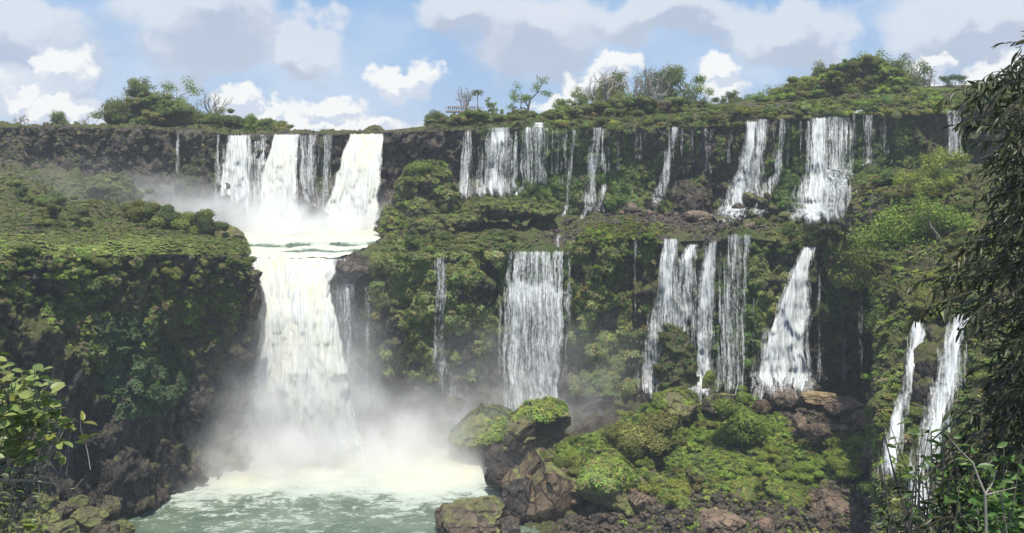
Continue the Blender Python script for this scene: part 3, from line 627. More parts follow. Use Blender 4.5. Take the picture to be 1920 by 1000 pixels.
# lower step
fall('huge foaming cataract plunging into the pool at the centre left', [(440, 636, 477.5), (462, 630, 500), (488, 618, 530), (500, 628, 575), (492, 644, 640), (462, 664, 740), (418, 690, 862)],
     1.0, .8, 2, relief=.8, edge=.03, fixY=[(477.5, 189.2), (484, 187.6), (510, 185), (545, 182), (600, 178.5), (700, 175.5), (862, 173)], dv=.35, du=.3, group=LF)
fall('thin white side fall slipping over dark rock right of the huge cataract', [(610, 650, 484), (612, 636, 505), (606, 622, 530)], .8, 0, 1, fwd=1.2, group=LF)
fall('faint grey veil on the dark wall right of the huge cataract', [(628, 664, 530), (626, 664, 620), (626, 668, 760)], .62, 0, 2, edge=.05, fwd=1.0, group=LF)
fall('thin green and white fall at the left end of the mossy lower wall', [(686, 693, 535), (683, 694, 620), (680, 692, 780)], .66, 0, 2, group=LF)
fall('double thread fall that joins and sweeps right over a rock buttress', [(816, 834, 482), (815, 833, 560), (815, 832, 625), (812, 832, 665), (822, 852, 715), (842, 868, 760), (850, 874, 800), (846, 864, 830)], .64, 0, 2, edge=.02, group=LF)
fall('wide square curtain breaking over a mossy step in the centre of the lower wall', [(966, 1056, 470), (962, 1056, 505), (954, 1056, 540), (946, 1055, 575), (945, 1053, 640), (950, 1050, 700), (964, 1048, 788)], .72, 0, 3, relief=.45, edge=.05, dk=((470, 530, 541, 560, 600, 700, 788), (.68, .66, .93, .84, .80, .86, .92)), throw=2, du=.12, group=LF)
fall('very faint thread in the shadowed wall right of the square curtain', [(1186, 1194, 448), (1186, 1196, 620)], .42, 0, 1, group=LF)
fall('tall frothy fall sliding over a green dome of rock', [(1250, 1270, 446), (1240, 1265, 500), (1234, 1264, 570), (1228, 1276, 600), (1212, 1278, 640), (1208, 1256, 700), (1207, 1250, 755)], .93, 0, 2, relief=.5, group=LF)
fall('shorter fall just right of the frothy fall over the green dome', [(1294, 1308, 456), (1276, 1296, 490), (1266, 1294, 530), (1264, 1300, 605)], .9, 0, 2, relief=.4, group=LF)
fall('threads running down between the shorter fall and its tall straight neighbour', [(1292, 1314, 500), (1290, 1312, 660)], .66, 0, 1, group=LF)
fall('tall straight white fall ending behind a rounded rock', [(1330, 1342, 452), (1318, 1338, 500), (1308, 1336, 580), (1300, 1334, 680), (1290, 1332, 758)], .95, 0, 2, relief=.45, group=LF)
fall('slim strand beside the tall straight white fall', [(1346, 1354, 468), (1346, 1354, 560), (1348, 1356, 620)], .75, 0, 1, group=LF)
fall('many fine threads veiling the green moss wall', [(1366, 1404, 438), (1362, 1400, 520), (1350, 1392, 600), (1345, 1394, 745)], .66, 0, 2, edge=.04, group=LF)
fall('powerful slanting fall arching down to the brown boulders', [(1512, 1524, 462), (1492, 1514, 505), (1472, 1508, 560), (1450, 1504, 625), (1434, 1503, 690), (1422, 1502, 750)], .97, 0, 2, relief=.6, throw=3, edge=.07, group=LF)
fall('thin thread in the dark recess right of the slanting fall', [(1532, 1539, 500), (1530, 1539, 740)], .68, 0, 1, group=LF)
fall('ghostly veil in the dark recess, second thread from the slanting fall', [(1578, 1592, 530), (1576, 1590, 745)], .40, 0, 1, group=LF)
fall('ghostly veil beside the shrubby hillside, last thread of the lower wall', [(1610, 1622, 530), (1610, 1624, 740)], .36, 0, 1, group=LF)
fall('faint thread on moss at the right of the many fine threads', [(1410, 1418, 560), (1408, 1418, 740)], .5, 0, 1, group=LF)
fall('fine spray thread along the left edge of the square curtain', [(942, 952, 545), (940, 950, 700)], .55, 0, 1, group=LF)
# nearer falls on the hillside
HF = 'near cascades on the right hillside'
fall('zigzag cascade left of the brown rock pillar on the near hillside', [(1714, 1726, 602), (1706, 1738, 648), (1698, 1712, 690), (1692, 1708, 730), (1676, 1694, 780), (1664, 1684, 840), (1656, 1680, 900)], .9, 0, 2, du=.1, dv=.25, group=HF)
fall('wide cascade right of the brown rock pillar, behind dark leaves', [(1798, 1824, 588), (1776, 1806, 630), (1760, 1800, 680), (1746, 1790, 740), (1728, 1770, 800), (1712, 1750, 870), (1694, 1742, 1010)], .95, 0, 2, du=.1, dv=.25, relief=.4, group=HF)
# ------------------------------------------------------------------ mist and spray (real volumes)
def mist(name, boxc, half, blobs_, label_dens=1.0, nscale=.09, aniso=.0):
    me = bpy.data.meshes.new(name)
    import bmesh
    bm = bmesh.new(); bmesh.ops.create_cube(bm, size=2.0); bm.to_mesh(me); bm.free()
    for v in me.vertices: v.co = Vector(boxc) + Vector((v.co.x * half[0], v.co.y * half[1], v.co.z * half[2]))
    m, t, out = new_mat(name)
    pos = t.new('ShaderNodeNewGeometry').outputs['Position']
    pd = t.vmath('ADD', pos, t.vmath('SCALE', t.vmath('SUBTRACT', t.noisec(pos, nscale, 3, .6), (.5, .5, .5)), scale=9.0))
    tot = None
    for (c, r, a) in blobs_:
        q = t.vmath('MULTIPLY', t.vmath('SUBTRACT', pd, tuple(c)), (1 / r[0], 1 / r[1], 1 / r[2]))
        g = t.math('MULTIPLY', t.math('EXPONENT', t.math('MULTIPLY', t.vmath('DOT_PRODUCT', q, q), -1.0)), a)
        tot = g if tot is None else t.math('ADD', tot, g)
    n = t.ramp(t.noise(pos, nscale * 1.7, 4, .6), .30, .70, .25, 1.5)
    # fade to nothing at the faces of the box
    e = t.vmath('MULTIPLY', t.vmath('SUBTRACT', pos, tuple(boxc)), (1 / half[0], 1 / half[1], 1 / half[2]))
    se = t.new('ShaderNodeSeparateXYZ'); t.put(se.inputs[0], e)
    fd = None
    for k in range(3):
        g = t.ramp(t.math('ABSOLUTE', se.outputs[k]), .7, 1.0, 1.0, 0.0)
        fd = g if fd is None else t.math('MULTIPLY', fd, g)
    dens = t.math('MULTIPLY', t.math('MULTIPLY', tot, n), fd)
    vs_ = t.new('ShaderNodeVolumeScatter'); vs_.inputs['Color'].default_value = (.985, .99, .99, 1); t.put(vs_.inputs['Density'], dens)
    vs_.inputs['Anisotropy'].default_value = aniso
    t.l.new(vs_.outputs[0], out.inputs['Volume'])
    return obj(name, me, m, kind='stuff')
def q3(px, py, Y): return tuple(float(v) for v in P(px, py, Y))
mist('mist', q3(600, 720, 172), (52, 26, 32), [
    (q3(545, 880, 176), (17, 11, 7.5), .55), (q3(555, 790, 176), (12, 9, 11), .20), (q3(700, 850, 176), (19, 10, 7), .15), (q3(505, 690, 179), (6, 7, 14), .07),
    (q3(650, 700, 180), (6, 7, 15), .055), (q3(800, 840, 178), (12, 8, 8), .075), (q3(640, 900, 168), (26, 10, 4), .16)])
mist('mist', q3(520, 420, 226), (48, 16, 14), [
    (q3(420, 410, 228), (14, 8, 6), .08), (q3(340, 400, 230), (16, 9, 7), .035), (q3(560, 445, 226), (24, 7, 5.5), .5), (q3(250, 370, 228), (14, 9, 8), .02)], nscale=.12)
mist('mist', q3(150, 375, 212), (36, 16, 14), [(q3(190, 385, 214), (20, 10, 7), .011), (q3(60, 370, 210), (16, 9, 7), .006)], nscale=.10)
mist('mist', q3(1010, 760, 178), (26, 11, 20), [
    (q3(1000, 800, 180), (9, 6, 6), .10), (q3(1080, 720, 182), (12, 6, 12), .022), (q3(900, 740, 181), (10, 6, 12), .024)], nscale=.12)

# ------------------------------------------------------------------ boulders
def ico(sub):
    import bmesh
    bm = bmesh.new(); bmesh.ops.create_icosphere(bm, subdivisions=sub, radius=1.0)
    v = np.array([x.co[:] for x in bm.verts]); f = np.array([[a.index for a in x.verts] for x in bm.faces]); bm.free(); return v, f
IV, IF_ = ico(5); IV3, IF3 = ico(3); IV2, IF2 = ico(2)
def boulder(seed, cuts=20, lo=.50, hi=.92, V=None, Fc=None, ns=.07):
    r = np.random.default_rng(seed); v = (IV if V is None else V).copy()
    for _ in range(cuts):
        n = r.normal(size=3); n /= np.linalg.norm(n); dd = r.uniform(lo, hi); s = v @ n
        v = v - np.maximum(0, s - dd)[:, None] * n
    v = v * np.array([1.25, 1.0, .85]) + (fbm(v + seed, .8, 4, seed)[:, None] * v / np.linalg.norm(v, axis=1, keepdims=True)) * ns
    bb = blocks(v + seed * 3.1, .5, seed, .9)[0]; v = v * (1 + .085 * bb[:, None])
    return v
BV = [boulder(s) for s in range(900, 912)]
BM = [make_mesh('boulder', v, IF_, False) for v in BV]
for m_ in BM: m_.polygons.foreach_set('use_smooth', np.ones(len(m_.polygons), bool)); m_.materials.append(BOULDER)
for m_ in BM:
    try: m_.set_sharp_from_angle(angle=R(16))
    except Exception: pass
ROCK_TINTS = [(1, 1, 1), (1.2, 1.15, 1.08), (.7, .72, .75), (1.3, 1.15, 1.0), (.85, .82, .8), (1.55, 1.45, 1.32)]
def put_rock(px, py, wpx, hpx, Y=None, var=0, tint=(1, 1, 1), moss=.4, rot=0, tilt=0, label=None, group=None, name='boulder', sink=.12, depthf=1.0):
    """a boulder whose middle shows at (px, py), wpx by hpx photo pixels across"""
    if Y is None: Y = (depth(px, min(py + hpx * .4, 1180)) or 150) + .0
    s = Y / F; c = P(px, py, Y)
    o = obj(name, BM[var % len(BM)], None, label=label, cat='boulder', group=group, color=tuple(tint) + (moss,))
    o.location = c; o.rotation_euler = (tilt, tilt * .5, rot); k = wpx * s / 2
    o.scale = (k / 1.0, k * depthf, hpx * s / 2 / .72); return o
RB = 'boulders of the rubble slope'
named = [
 (880, 978, 140, 92, 141, 0, (1.15, 1.05, .95), .25, .4, .1, 'craggy grey brown boulder at the bottom edge, left of the tall orange boulder'),
 (955, 985, 62, 40, 141, 3, (.8, .8, .8), .1, 1.4, 0, 'low dark slab wedged between the craggy boulder and the orange boulder'),
 (948, 900, 66, 48, 157, 5, (.42, .42, .45), .0, 2.2, 0, 'wet black boulder washed by the pool, left of the orange boulder'),
 (1000, 888, 60, 34, 159, 6, (.5, .5, .5), .2, .3, 0, 'low wet dark rock right behind the black boulder in the pool'),
 (1018, 915, 145, 150, 150, 1, (1.35, 1.18, .98), .32, .9, .25, 'tall orange brown boulder with a split face and moss on its shoulder'),
 (985, 945, 80, 95, 147, 2, (.55, .55, .6), .1, 2.8, -.1, 'black wet boulder under the left side of the orange boulder'),
 (1145, 908, 165, 96, 148, 4, (.55, .52, .52), .95, 1.0, .2, 'big dark boulder capped with bright moss, right of the orange boulder'),
 (1202, 945, 50, 50, 144, 7, (1.6, 1.4, 1.2), .05, .1, 0, 'reddish brown block right of the moss capped dark boulder'),
 (1003, 815, 150, 112, 174, 8, (.75, .72, .68), .45, .2, .1, 'large twin humped boulder at the foot of the square curtain'),
 (912, 822, 120, 88, 176, 9, (.6, .62, .6), 1.0, .5, -.15, 'mossy sloping boulder in the mist left of the twin humped boulder'),
 (930, 860, 90, 34, 168, 10, (.38, .38, .4), .0, 1.5, 0, 'low black wet rock between pool foam and the twin humped boulder'),
 (1170, 862, 48, 44, 159, 11, (1.7, 1.5, 1.1), .4, .6, .1, 'pointed tan rock above the moss capped dark boulder'),
 (1475, 745, 62, 44, 172, 0, (1.1, 1.0, .95), .1, 2.0, 0, 'angular brown boulder at the foot of the slanting fall'),
 (1428, 758, 36, 28, 172, 3, (1.4, 1.2, 1.1), .1, .4, 0, 'small pinkish block left of the angular brown boulder'),
 (1540, 748, 80, 26, 171, 6, (1.9, 1.65, 1.2), .1, .2, .05, 'flat tan slab in the sun right of the angular brown boulder'),
 (1580, 760, 74, 26, 168, 2, (1.4, 1.2, 1.05), .1, 1.2, 0, 'broad brown slab below the flat tan slab'),
 (1612, 788, 34, 34, 162, 5, (1.5, 1.25, 1.05), .05, .8, 0, 'upright reddish rock at the right end of the rubble'),
 (1532, 815, 52, 42, 158, 7, (.95, .85, .8), .15, 1.7, 0, 'rounded brown boulder in the upper rubble below the flat tan slab'),
 (1498, 792, 26, 30, 162, 4, (1.9, 1.7, 1.5), .05, .3, 0, 'pale upright stone left of the rounded brown boulder'),
 (1270, 762, 82, 52, 172, 9, (.7, .6, .55), .8, .5, .3, 'dark leaning boulder half covered in green at the top of the rubble slope'),
 (1345, 758, 70, 46, 173, 1, (.5, .5, .5), .3, 2.4, 0, 'dark wet boulder below the tall straight white fall'),
 (1328, 722, 30, 44, 180, 8, (.6, .62, .6), .7, 0, 0, 'rounded mossy rock standing in the foot of the tall straight fall'),
 (1405, 935, 66, 56, 146, 10, (.5, .48, .48), .95, .5, .2, 'dark boulder with a bright green cap, centre of the slope bottom'),
 (1478, 945, 76, 54, 145, 4, (.48, .46, .46), .9, 2.2, .2, 'wider dark boulder with a dull green cap beside the bright capped one'),
 (1265, 955, 82, 70, 144, 2, (.5, .5, .52), .95, 1.2, .2, 'black block under hanging green growth near the slope bottom'),
 (1242, 912, 46, 36, 150, 6, (.5, .5, .5), .8, .2, .1, 'small dark rock with mossy top above the black block'),
 (1310, 895, 40, 36, 151, 5, (.5, .5, .52), .6, 1.9, 0, 'dark rock peeping out of the bushes in the middle of the slope'),
 (1560, 945, 92, 46, 143, 1, (1.25, 1.1, 1.0), .1, .35, .12, 'large tilted brown slab near the lower right of the rubble'),
 (1590, 975, 70, 36, 140, 3, (.45, .43, .43), .0, 1.1, .1, 'dark slab below the large tilted brown slab'),
 (1350, 985, 90, 44, 139, 7, (1.4, 1.22, 1.1), .1, 2.6, 0, 'pinkish broad boulder cut by the bottom edge'),
 (1430, 985, 56, 40, 139, 11, (1.35, 1.1, 1.0), .1, .7, 0, 'brown block right of the pinkish broad boulder at the bottom edge'),
 (1618, 872, 28, 30, 150, 8, (.6, .55, .5), .2, .5, 0, 'small dark rock at the right end of the green slope'),
]
MOSSY = []
for q in named:
    o = put_rock(*q[:4], Y=q[4], var=q[5], tint=q[6], moss=q[7], rot=q[8], tilt=q[9], label=q[10], group=RB)
    if q[7] >= .4: MOSSY.append((o, q[5], q[7]))
named2 = [
 (50, 447, 62, 34, 158, 4, (.55, .52, .52), .05, .2, .1, 'single dark angular boulder lying on the grass of the left bank', 'boulder'),
 (590, 405, 44, 34, 229, 2, (.5, .5, .52), .1, .7, .3, 'wet brown rock poking out of the foam below the main upper falls', 'boulder'),
 (555, 533, 11, 12, 184.0, 5, (.9, .9, .85), .0, .7, .3, 'small rock breaking through the huge cataract', 'boulder'),
 (655, 512, 62, 44, 183, 7, (.75, .7, .68), .1, .7, .1, 'layered dark rock shoulder right beside the lip of the huge cataract', 'boulder'),
 (668, 560, 40, 70, 185, 3, (.7, .65, .62), .05, .2, .0, 'tall brown rock block under the layered shoulder beside the huge cataract', 'boulder'),
 (476, 566, 34, 60, 170.5, 11, (.7, .66, .62), .1, .9, .0, 'broken dark rock jutting from the left bank beside the huge cataract', 'boulder'),
 (474, 522, 34, 26, 170, 9, (.65, .62, .6), .3, .2, .0, 'dark rock knob at the top corner of the left bank', 'boulder'),
 (428, 440, 66, 38, 192, 1, (.8, .75, .7), .75, .2, .1, 'rounded brown knoll at the tip of the left bank above the rapids', 'boulder'),
 (452, 462, 34, 16, 186, 8, (.6, .6, .6), .5, .2, .0, 'small low rock below the brown knoll on the left bank', 'boulder'),
 (1400, 378, 44, 40, 224.5, 2, (.42, .42, .45), .3, .4, .0, 'black boulder splitting the left twin cascade, upper one', 'boulder'),
 (1386, 398, 30, 32, 221, 5, (.42, .42, .45), .2, 1.4, .0, 'black boulder splitting the left twin cascade, lower one', 'boulder'),
 (1428, 384, 20, 30, 221.5, 7, (.4, .4, .42), .5, .4, .0, 'narrow black rock between the twin cascades', 'boulder'),
 (1404, 419, 24, 14, 219, 10, (.55, .57, .55), .8, .4, .0, 'small greenish rock at the foot of the twin cascades', 'boulder'),
 (1515, 424, 36, 22, 216.5, 0, (.6, .55, .55), .1, .9, .0, 'brown rock in front of the white skirt of the tall cascade', 'boulder'),
 (1552, 365, 30, 30, 219.5, 4, (.5, .5, .5), .8, .4, .0, 'mossy rock the right edge of the tall cascade pours over', 'boulder'),
 (1184, 390, 32, 24, 226, 1, (1.2, 1.15, 1.1), .1, .2, .3, 'pale grey boulder on the middle ledge under the upper cliff', 'boulder'),
 (1310, 402, 60, 20, 216, 3, (1.3, 1.18, 1.08), .05, .2, .1, 'flat brown slab on the middle ledge', 'boulder'),
 (1420, 436, 44, 16, 203, 6, (1.4, 1.15, 1.0), .05, .4, .0, 'reddish slab on the middle ledge under the twin cascades', 'boulder'),
 (1700, 500, 30, 18, 145, 2, (1.3, 1.1, 1.0), .1, .2, .0, 'small bare brown rock among shrubs on the right hillside', 'boulder'),
 (850, 765, 34, 40, 181.5, 5, (.5, .5, .52), .3, .4, .1, 'dark wet buttress the double thread fall sweeps around', 'boulder'),
]
for q in named2:
    put_rock(*q[:4], Y=q[4], var=q[5], tint=q[6], moss=q[7], rot=q[8], tilt=q[9], label=q[10])
rocks_small = [(1350, 412, 20, 16), (1364, 396, 18, 16), (1376, 420, 22, 14), (1410, 398, 18, 18), (1440, 372, 22, 18), (1452, 392, 20, 16), (1496, 414, 18, 14), (1508, 398, 18, 18), (1534, 412, 20, 16), (1558, 398, 20, 20), (1572, 416, 22, 16), (1546, 432, 26, 14), (1470, 404, 26, 18)]
for i, (a, b, c_, d_) in enumerate(rocks_small):
    put_rock(a, b, c_, d_, Y=(depth(a, b, 2) or 220) - 1.2, var=i * 5, tint=(.42, .42, .42), moss=.3 + .4 * (i % 3 == 0), rot=i, label='small wet black rock at the foot of the right hand upper cascades', group='wet rocks under the right upper cascades')
heap = [(60, 985, 80, 50, 127), (110, 962, 60, 40, 131), (150, 944, 46, 30, 134), (165, 975, 64, 42, 132), (205, 952, 54, 34, 136), (225, 990, 60, 36, 134), (120, 998, 80, 44, 128), (185, 1002, 70, 40, 131), (90, 940, 50, 34, 130)]
for i, (a, b, c_, d_, e_) in enumerate(heap):
    put_rock(a, b, c_, d_, Y=e_, var=i * 7, tint=[(1.0, 1.0, .85), (.7, .7, .62), (1.25, 1.2, 1.0)][i % 3], moss=[.5, .2, .75][i % 3], rot=i * 1.3, tilt=.1, label='rock in the pale heap at the foot of the left cliff, bottom left corner', group='rock heap at the foot of the left cliff')
# many more boulders picked on the slope, ledge and shore: similar ones share a label
def pick(px_, py_, pos, nrm, poly, n, seed, mind=0):
    r = np.random.default_rng(seed); m = inpoly(px_, py_, poly)
    for (fy_, fl, fr) in FPOLY: m &= ~((py_ > fy_[0]) & (py_ < fy_[-1]) & (px_ > np.interp(py_, fy_, fl)) & (px_ < np.interp(py_, fy_, fr)))
    idx = np.flatnonzero(m.ravel())
    # weight by real area rather than by vertex count is near enough uniform here
    if len(idx) == 0: return np.zeros((0, 3)), np.zeros((0, 3))
    ch = r.choice(idx, size=min(n * (4 if mind else 1), len(idx)), replace=False)
    p = pos.reshape(-1, 3)[ch]; nn = nrm.reshape(-1, 3)[ch]
    if mind:
        keep = []
        for i in range(len(p)):
            if all(np.linalg.norm(p[i] - p[j]) > mind for j in keep): keep.append(i)
            if len(keep) >= n: break
        p = p[keep]; nn = nn[keep]
    return p, nn
def rocks_in(poly, n, seed, rmin, rmax, label, src='m', tint=1.0, moss=(.0, .35), mind=.9):
    a = {'m': (mpx, mpy, M2, MN), 'c': (px2, py2, G2, N2), 'h': (hpx, hpy, H2, HN2)}[src]
    p, nn = pick(*a, poly, n, seed, mind); r = np.random.default_rng(seed + 1)
    for i in range(len(p)):
        k = rmin + (rmax - rmin) * r.random() ** 2.2; tn = ROCK_TINTS[r.integers(len(ROCK_TINTS))]
        o = obj('boulder', BM[r.integers(len(BM))], None, label=label, cat='boulder', group=label, color=tuple(t_ * tint for t_ in tn) + (r.uniform(*moss),))
        o.location = p[i] + np.array([0, 0, k * .25]); o.rotation_euler = tuple(r.uniform(-.5, .5, 2)) + (r.uniform(0, 6.3),)
        o.scale = (k, k * r.uniform(.75, 1.2), k * r.uniform(.55, .95))
rub_top = [(1420, 750), (1480, 740), (1630, 760), (1640, 800), (1560, 830), (1500, 830), (1470, 790)]
rub_bot = [(1160, 940), (1340, 930), (1480, 950), (1560, 900), (1640, 890), (1650, 1010), (1050, 1010), (1060, 960)]
rub_left = [(1060, 860), (1160, 840), (1200, 870), (1240, 880), (1230, 940), (1150, 960), (1060, 900)]
rocks_in(rub_top, 70, 1, .5, 1.7, 'brown rock in the sunny rubble at the top right of the rubble slope', tint=1.1, mind=.8)
rocks_in(rub_bot, 90, 2, .5, 1.5, 'grey brown rock in the loose rubble along the bottom edge', tint=.75, mind=.8)
rocks_in(rub_left, 36, 3, .3, 1.1, 'grey stone in the jumble beside the tall orange boulder', tint=.95, mind=.7)
rocks_in([(860, 850), (960, 850), (980, 880), (940, 960), (860, 1000), (830, 1000), (900, 920)], 12, 4, .4, 1.2, 'wet dark rock along the shore of the pool under the rubble slope', tint=.5, mind=1.2)
rocks_in([(1010, 430), (1090, 405), (1240, 395), (1420, 415), (1500, 435), (1400, 442), (1240, 440), (1180, 418), (1085, 440), (1060, 462), (1000, 460)], 60, 5, .4, 1.5, 'brown rock of the rubble on the middle ledge under the upper cliff', 'c', 1.2, (0, .35), 1.2)
rocks_in([(210, 985), (300, 930), (430, 884), (440, 900), (330, 945), (230, 1010)], 26, 6, .35, 1.2, 'dark wet rock at the waterline under the left cliff', 'c', .5, (0, .1), 1.0)
rocks_in([(1170, 380), (1330, 370), (1345, 415), (1240, 410), (1180, 400)], 26, 7, .4, 1.5, 'fallen rock block at the foot of the upper cliff left of the twin cascades', 'c', .9, (0, .6), 1.2)
# small stones nobody could count
sv = []; sf = []; off = 0; r = np.random.default_rng(77)
STN = [boulder(s, 9, .5, .85, IV2, None, .04) for s in range(6)]
led_rub = [(1010, 430), (1090, 405), (1240, 395), (1440, 412), (1500, 435), (1400, 442), (1240, 436), (1180, 414), (1085, 436), (1060, 462), (1000, 460)]
for poly, n, a in ((rub_top, 1300, 0), (rub_bot, 2200, 0), (rub_left, 900, 0), (led_rub, 1500, 1)):
    p, nn = pick(*((px2, py2, G2, N2) if a else (mpx, mpy, M2, MN)), poly, n, 50 + n)
    for i in range(len(p)):
        k = .16 + .62 * r.random() ** 2.4; s_ = STN[r.integers(6)] * k * r.uniform(.6, 1.2, 3); th = r.uniform(0, 6.28)
        c_, s2_ = math.cos(th), math.sin(th); s_ = np.stack([s_[:, 0] * c_ - s_[:, 1] * s2_, s_[:, 0] * s2_ + s_[:, 1] * c_, s_[:, 2]], 1)
        sv.append(s_ + p[i] + [0, 0, k * .3]); sf.append(IF2 + off); off += len(s_)
me = make_mesh('loose_stones', np.concatenate(sv), np.concatenate(sf), False); obj('loose_stones', me, BOULDER, kind='stuff', color=(.95, .92, .9, .0))

# ------------------------------------------------------------------ foliage
def leafcloud(n, seed, size=.16, lumps=7, core=.62, flat=.8, spread=.55):
    """lumpy bush of radius about 1: leaf faces on several overlapping lumps, dark gaps between"""
    r = np.random.default_rng(seed)
    lc = r.normal(size=(lumps, 3)) * spread * np.array([1, 1, .55]); lr = r.uniform(.32, .62, lumps)
    k = r.choice(lumps, n, p=lr ** 2 / (lr ** 2).sum()); dirs = r.normal(size=(n, 3)); dirs /= np.linalg.norm(dirs, axis=1, keepdims=True)
    dirs[:, 2] = np.where(dirs[:, 2] < -.3, -dirs[:, 2], dirs[:, 2])
    c = lc[k] + dirs * (lr[k] * r.uniform(.72, 1.06, n))[:, None]; c[:, 2] *= flat
    nrm = dirs + r.normal(size=(n, 3)) * .45; nrm /= np.linalg.norm(nrm, axis=1, keepdims=True)
    t1 = np.cross(nrm, r.normal(size=(n, 3))); t1 /= np.linalg.norm(t1, axis=1, keepdims=True); t2 = np.cross(nrm, t1)
    s = size * r.uniform(.6, 1.3, n)[:, None]
    v = np.stack([c - t1 * s, c - t2 * s * .45 + nrm * s * .12, c + t1 * s, c + t2 * s * .45 + nrm * s * .12], 1).reshape(-1, 3)
    f = np.arange(n * 4).reshape(n, 4)
    tl = r.uniform(.75, 1.3, lumps)[k] * r.uniform(.75, 1.3, n)
    tint = np.repeat(np.stack([tl * r.uniform(.9, 1.12, n), tl, tl * r.uniform(.8, 1.1, n)], 1), 4, 0)
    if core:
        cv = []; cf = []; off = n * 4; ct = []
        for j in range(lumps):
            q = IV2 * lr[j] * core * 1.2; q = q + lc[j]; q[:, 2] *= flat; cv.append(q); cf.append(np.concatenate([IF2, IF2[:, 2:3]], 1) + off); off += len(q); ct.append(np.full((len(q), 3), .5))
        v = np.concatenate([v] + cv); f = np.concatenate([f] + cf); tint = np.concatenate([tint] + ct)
    return v, f, tint
def quads(me_name, v, f, tint):
    """quads where the last two indices may repeat (triangles)"""
    q = f[f[:, 2] != f[:, 3]]; me = None
    tri = f[f[:, 2] == f[:, 3]][:, :3]
    if len(tri) == 0: return make_mesh(me_name, v, q, False, {'tint': tint})
    # turn the few core triangles into quads by splitting leaf quads into triangles instead
    t_ = np.concatenate([q[:, [0, 1, 2]], q[:, [0, 2, 3]], tri]); return make_mesh(me_name, v, t_, False, {'tint': tint})
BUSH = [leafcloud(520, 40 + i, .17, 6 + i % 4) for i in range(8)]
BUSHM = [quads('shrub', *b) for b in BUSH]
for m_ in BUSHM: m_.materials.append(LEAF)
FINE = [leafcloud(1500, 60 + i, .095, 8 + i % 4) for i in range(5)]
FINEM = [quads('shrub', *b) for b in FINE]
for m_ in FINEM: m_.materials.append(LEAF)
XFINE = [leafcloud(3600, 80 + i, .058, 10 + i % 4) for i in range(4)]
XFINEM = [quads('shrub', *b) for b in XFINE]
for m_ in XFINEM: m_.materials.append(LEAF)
def tuft(seed, n=26):
    """rosette of arching blades, radius about 1, opening upwards (+z)"""
    r = np.random.default_rng(seed); V = []; Fq = []; T_ = []; off = 0
    for i in range(n):
        a = r.uniform(0, 6.28); up = r.uniform(.15, 1.0); w_ = r.uniform(.14, .24); L = r.uniform(.7, 1.05)
        d0 = np.array([math.cos(a) * (1 - up * .6), math.sin(a) * (1 - up * .6), up * .8 + .1]); d0 /= np.linalg.norm(d0)
        sd = np.array([-math.sin(a), math.cos(a), 0]) * w_
        p0 = np.zeros(3); p1 = d0 * L * .55; p2 = p1 + (d0 * .35 + np.array([math.cos(a) * .3, math.sin(a) * .3, -.28])) * L
        V += [p0 - sd * .4, p0 + sd * .4, p1 + sd, p1 - sd, p2 + sd * .3, p2 - sd * .3]; Fq += [[off, off + 1, off + 2, off + 3], [off + 3, off + 2, off + 4, off + 5]]; off += 6
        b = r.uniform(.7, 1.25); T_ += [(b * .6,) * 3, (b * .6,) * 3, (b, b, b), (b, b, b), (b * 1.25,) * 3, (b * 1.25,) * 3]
    return np.array(V), np.array(Fq), np.array(T_)
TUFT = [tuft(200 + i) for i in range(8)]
def merge(name, base, p, nrm, sc, cols, seed, upmix=.55, kind='stuff', squash=None, mat=LEAF, as_things=None):
    """many copies of base shapes merged into one mesh"""
    r = np.random.default_rng(seed); n = len(p); which = r.integers(0, len(base), n); VV = []; FF = []; TT = []; off = 0
    ax = nrm * (1 - upmix) + np.array([0, 0, 1.0]) * upmix; ax /= np.linalg.norm(ax, axis=1, keepdims=True)
    ref = r.normal(size=(n, 3)); x = np.cross(ax, ref); x /= np.linalg.norm(x, axis=1, keepdims=True); y = np.cross(ax, x)
    for b in range(len(base)):
        m = which == b; k = m.sum()
        if not k: continue
        v, f, t_ = base[b]
        Mx = np.stack([x[m], y[m], ax[m]], 1)                       # (k,3,3) rows are axes
        w_ = np.einsum('vi,kij->kvj', v, Mx) * sc[m][:, None, None] + p[m][:, None, :]
        VV.append(w_.reshape(-1, 3)); nv = len(v)
        FF.append((f[None] + (np.arange(k) * nv)[:, None, None]).reshape(-1, 4) + off); off += nv * k
        TT.append((t_[None] * cols[m][:, None, :]).reshape(-1, 3))
    v = np.concatenate(VV); f = np.concatenate(FF); t_ = np.concatenate(TT)
    return obj(name, quads(name, v, f, t_), mat, kind=kind)
def palette(n, seed, kinds):
    r = np.random.default_rng(seed); c = np.array(kinds)[r.integers(0, len(kinds), n)]
    return c * r.uniform(.75, 1.3, (n, 1)) * r.uniform(.92, 1.08, (n, 3))
OLIVE = [(0.18, 0.193, 0.053), (0.158, 0.199, 0.048), (0.216, 0.199, 0.069), (0.13, 0.178, 0.052)]
GREYG = [(0.186, 0.224, 0.082), (0.152, 0.204, 0.066), (0.226, 0.238, 0.094), (0.199, 0.197, 0.074), (0.132, 0.19, 0.05)]
LUSH = [(.115, .20, .045), (.10, .175, .04), (.15, .22, .055), (.08, .145, .035)]
BRIGHT = [(0.196, 0.285, 0.047), (0.234, 0.309, 0.056), (0.172, 0.255, 0.047), (0.265, 0.294, 0.066)]
DRY = [(.20, .17, .11), (.165, .145, .10), (.18, .165, .09)]
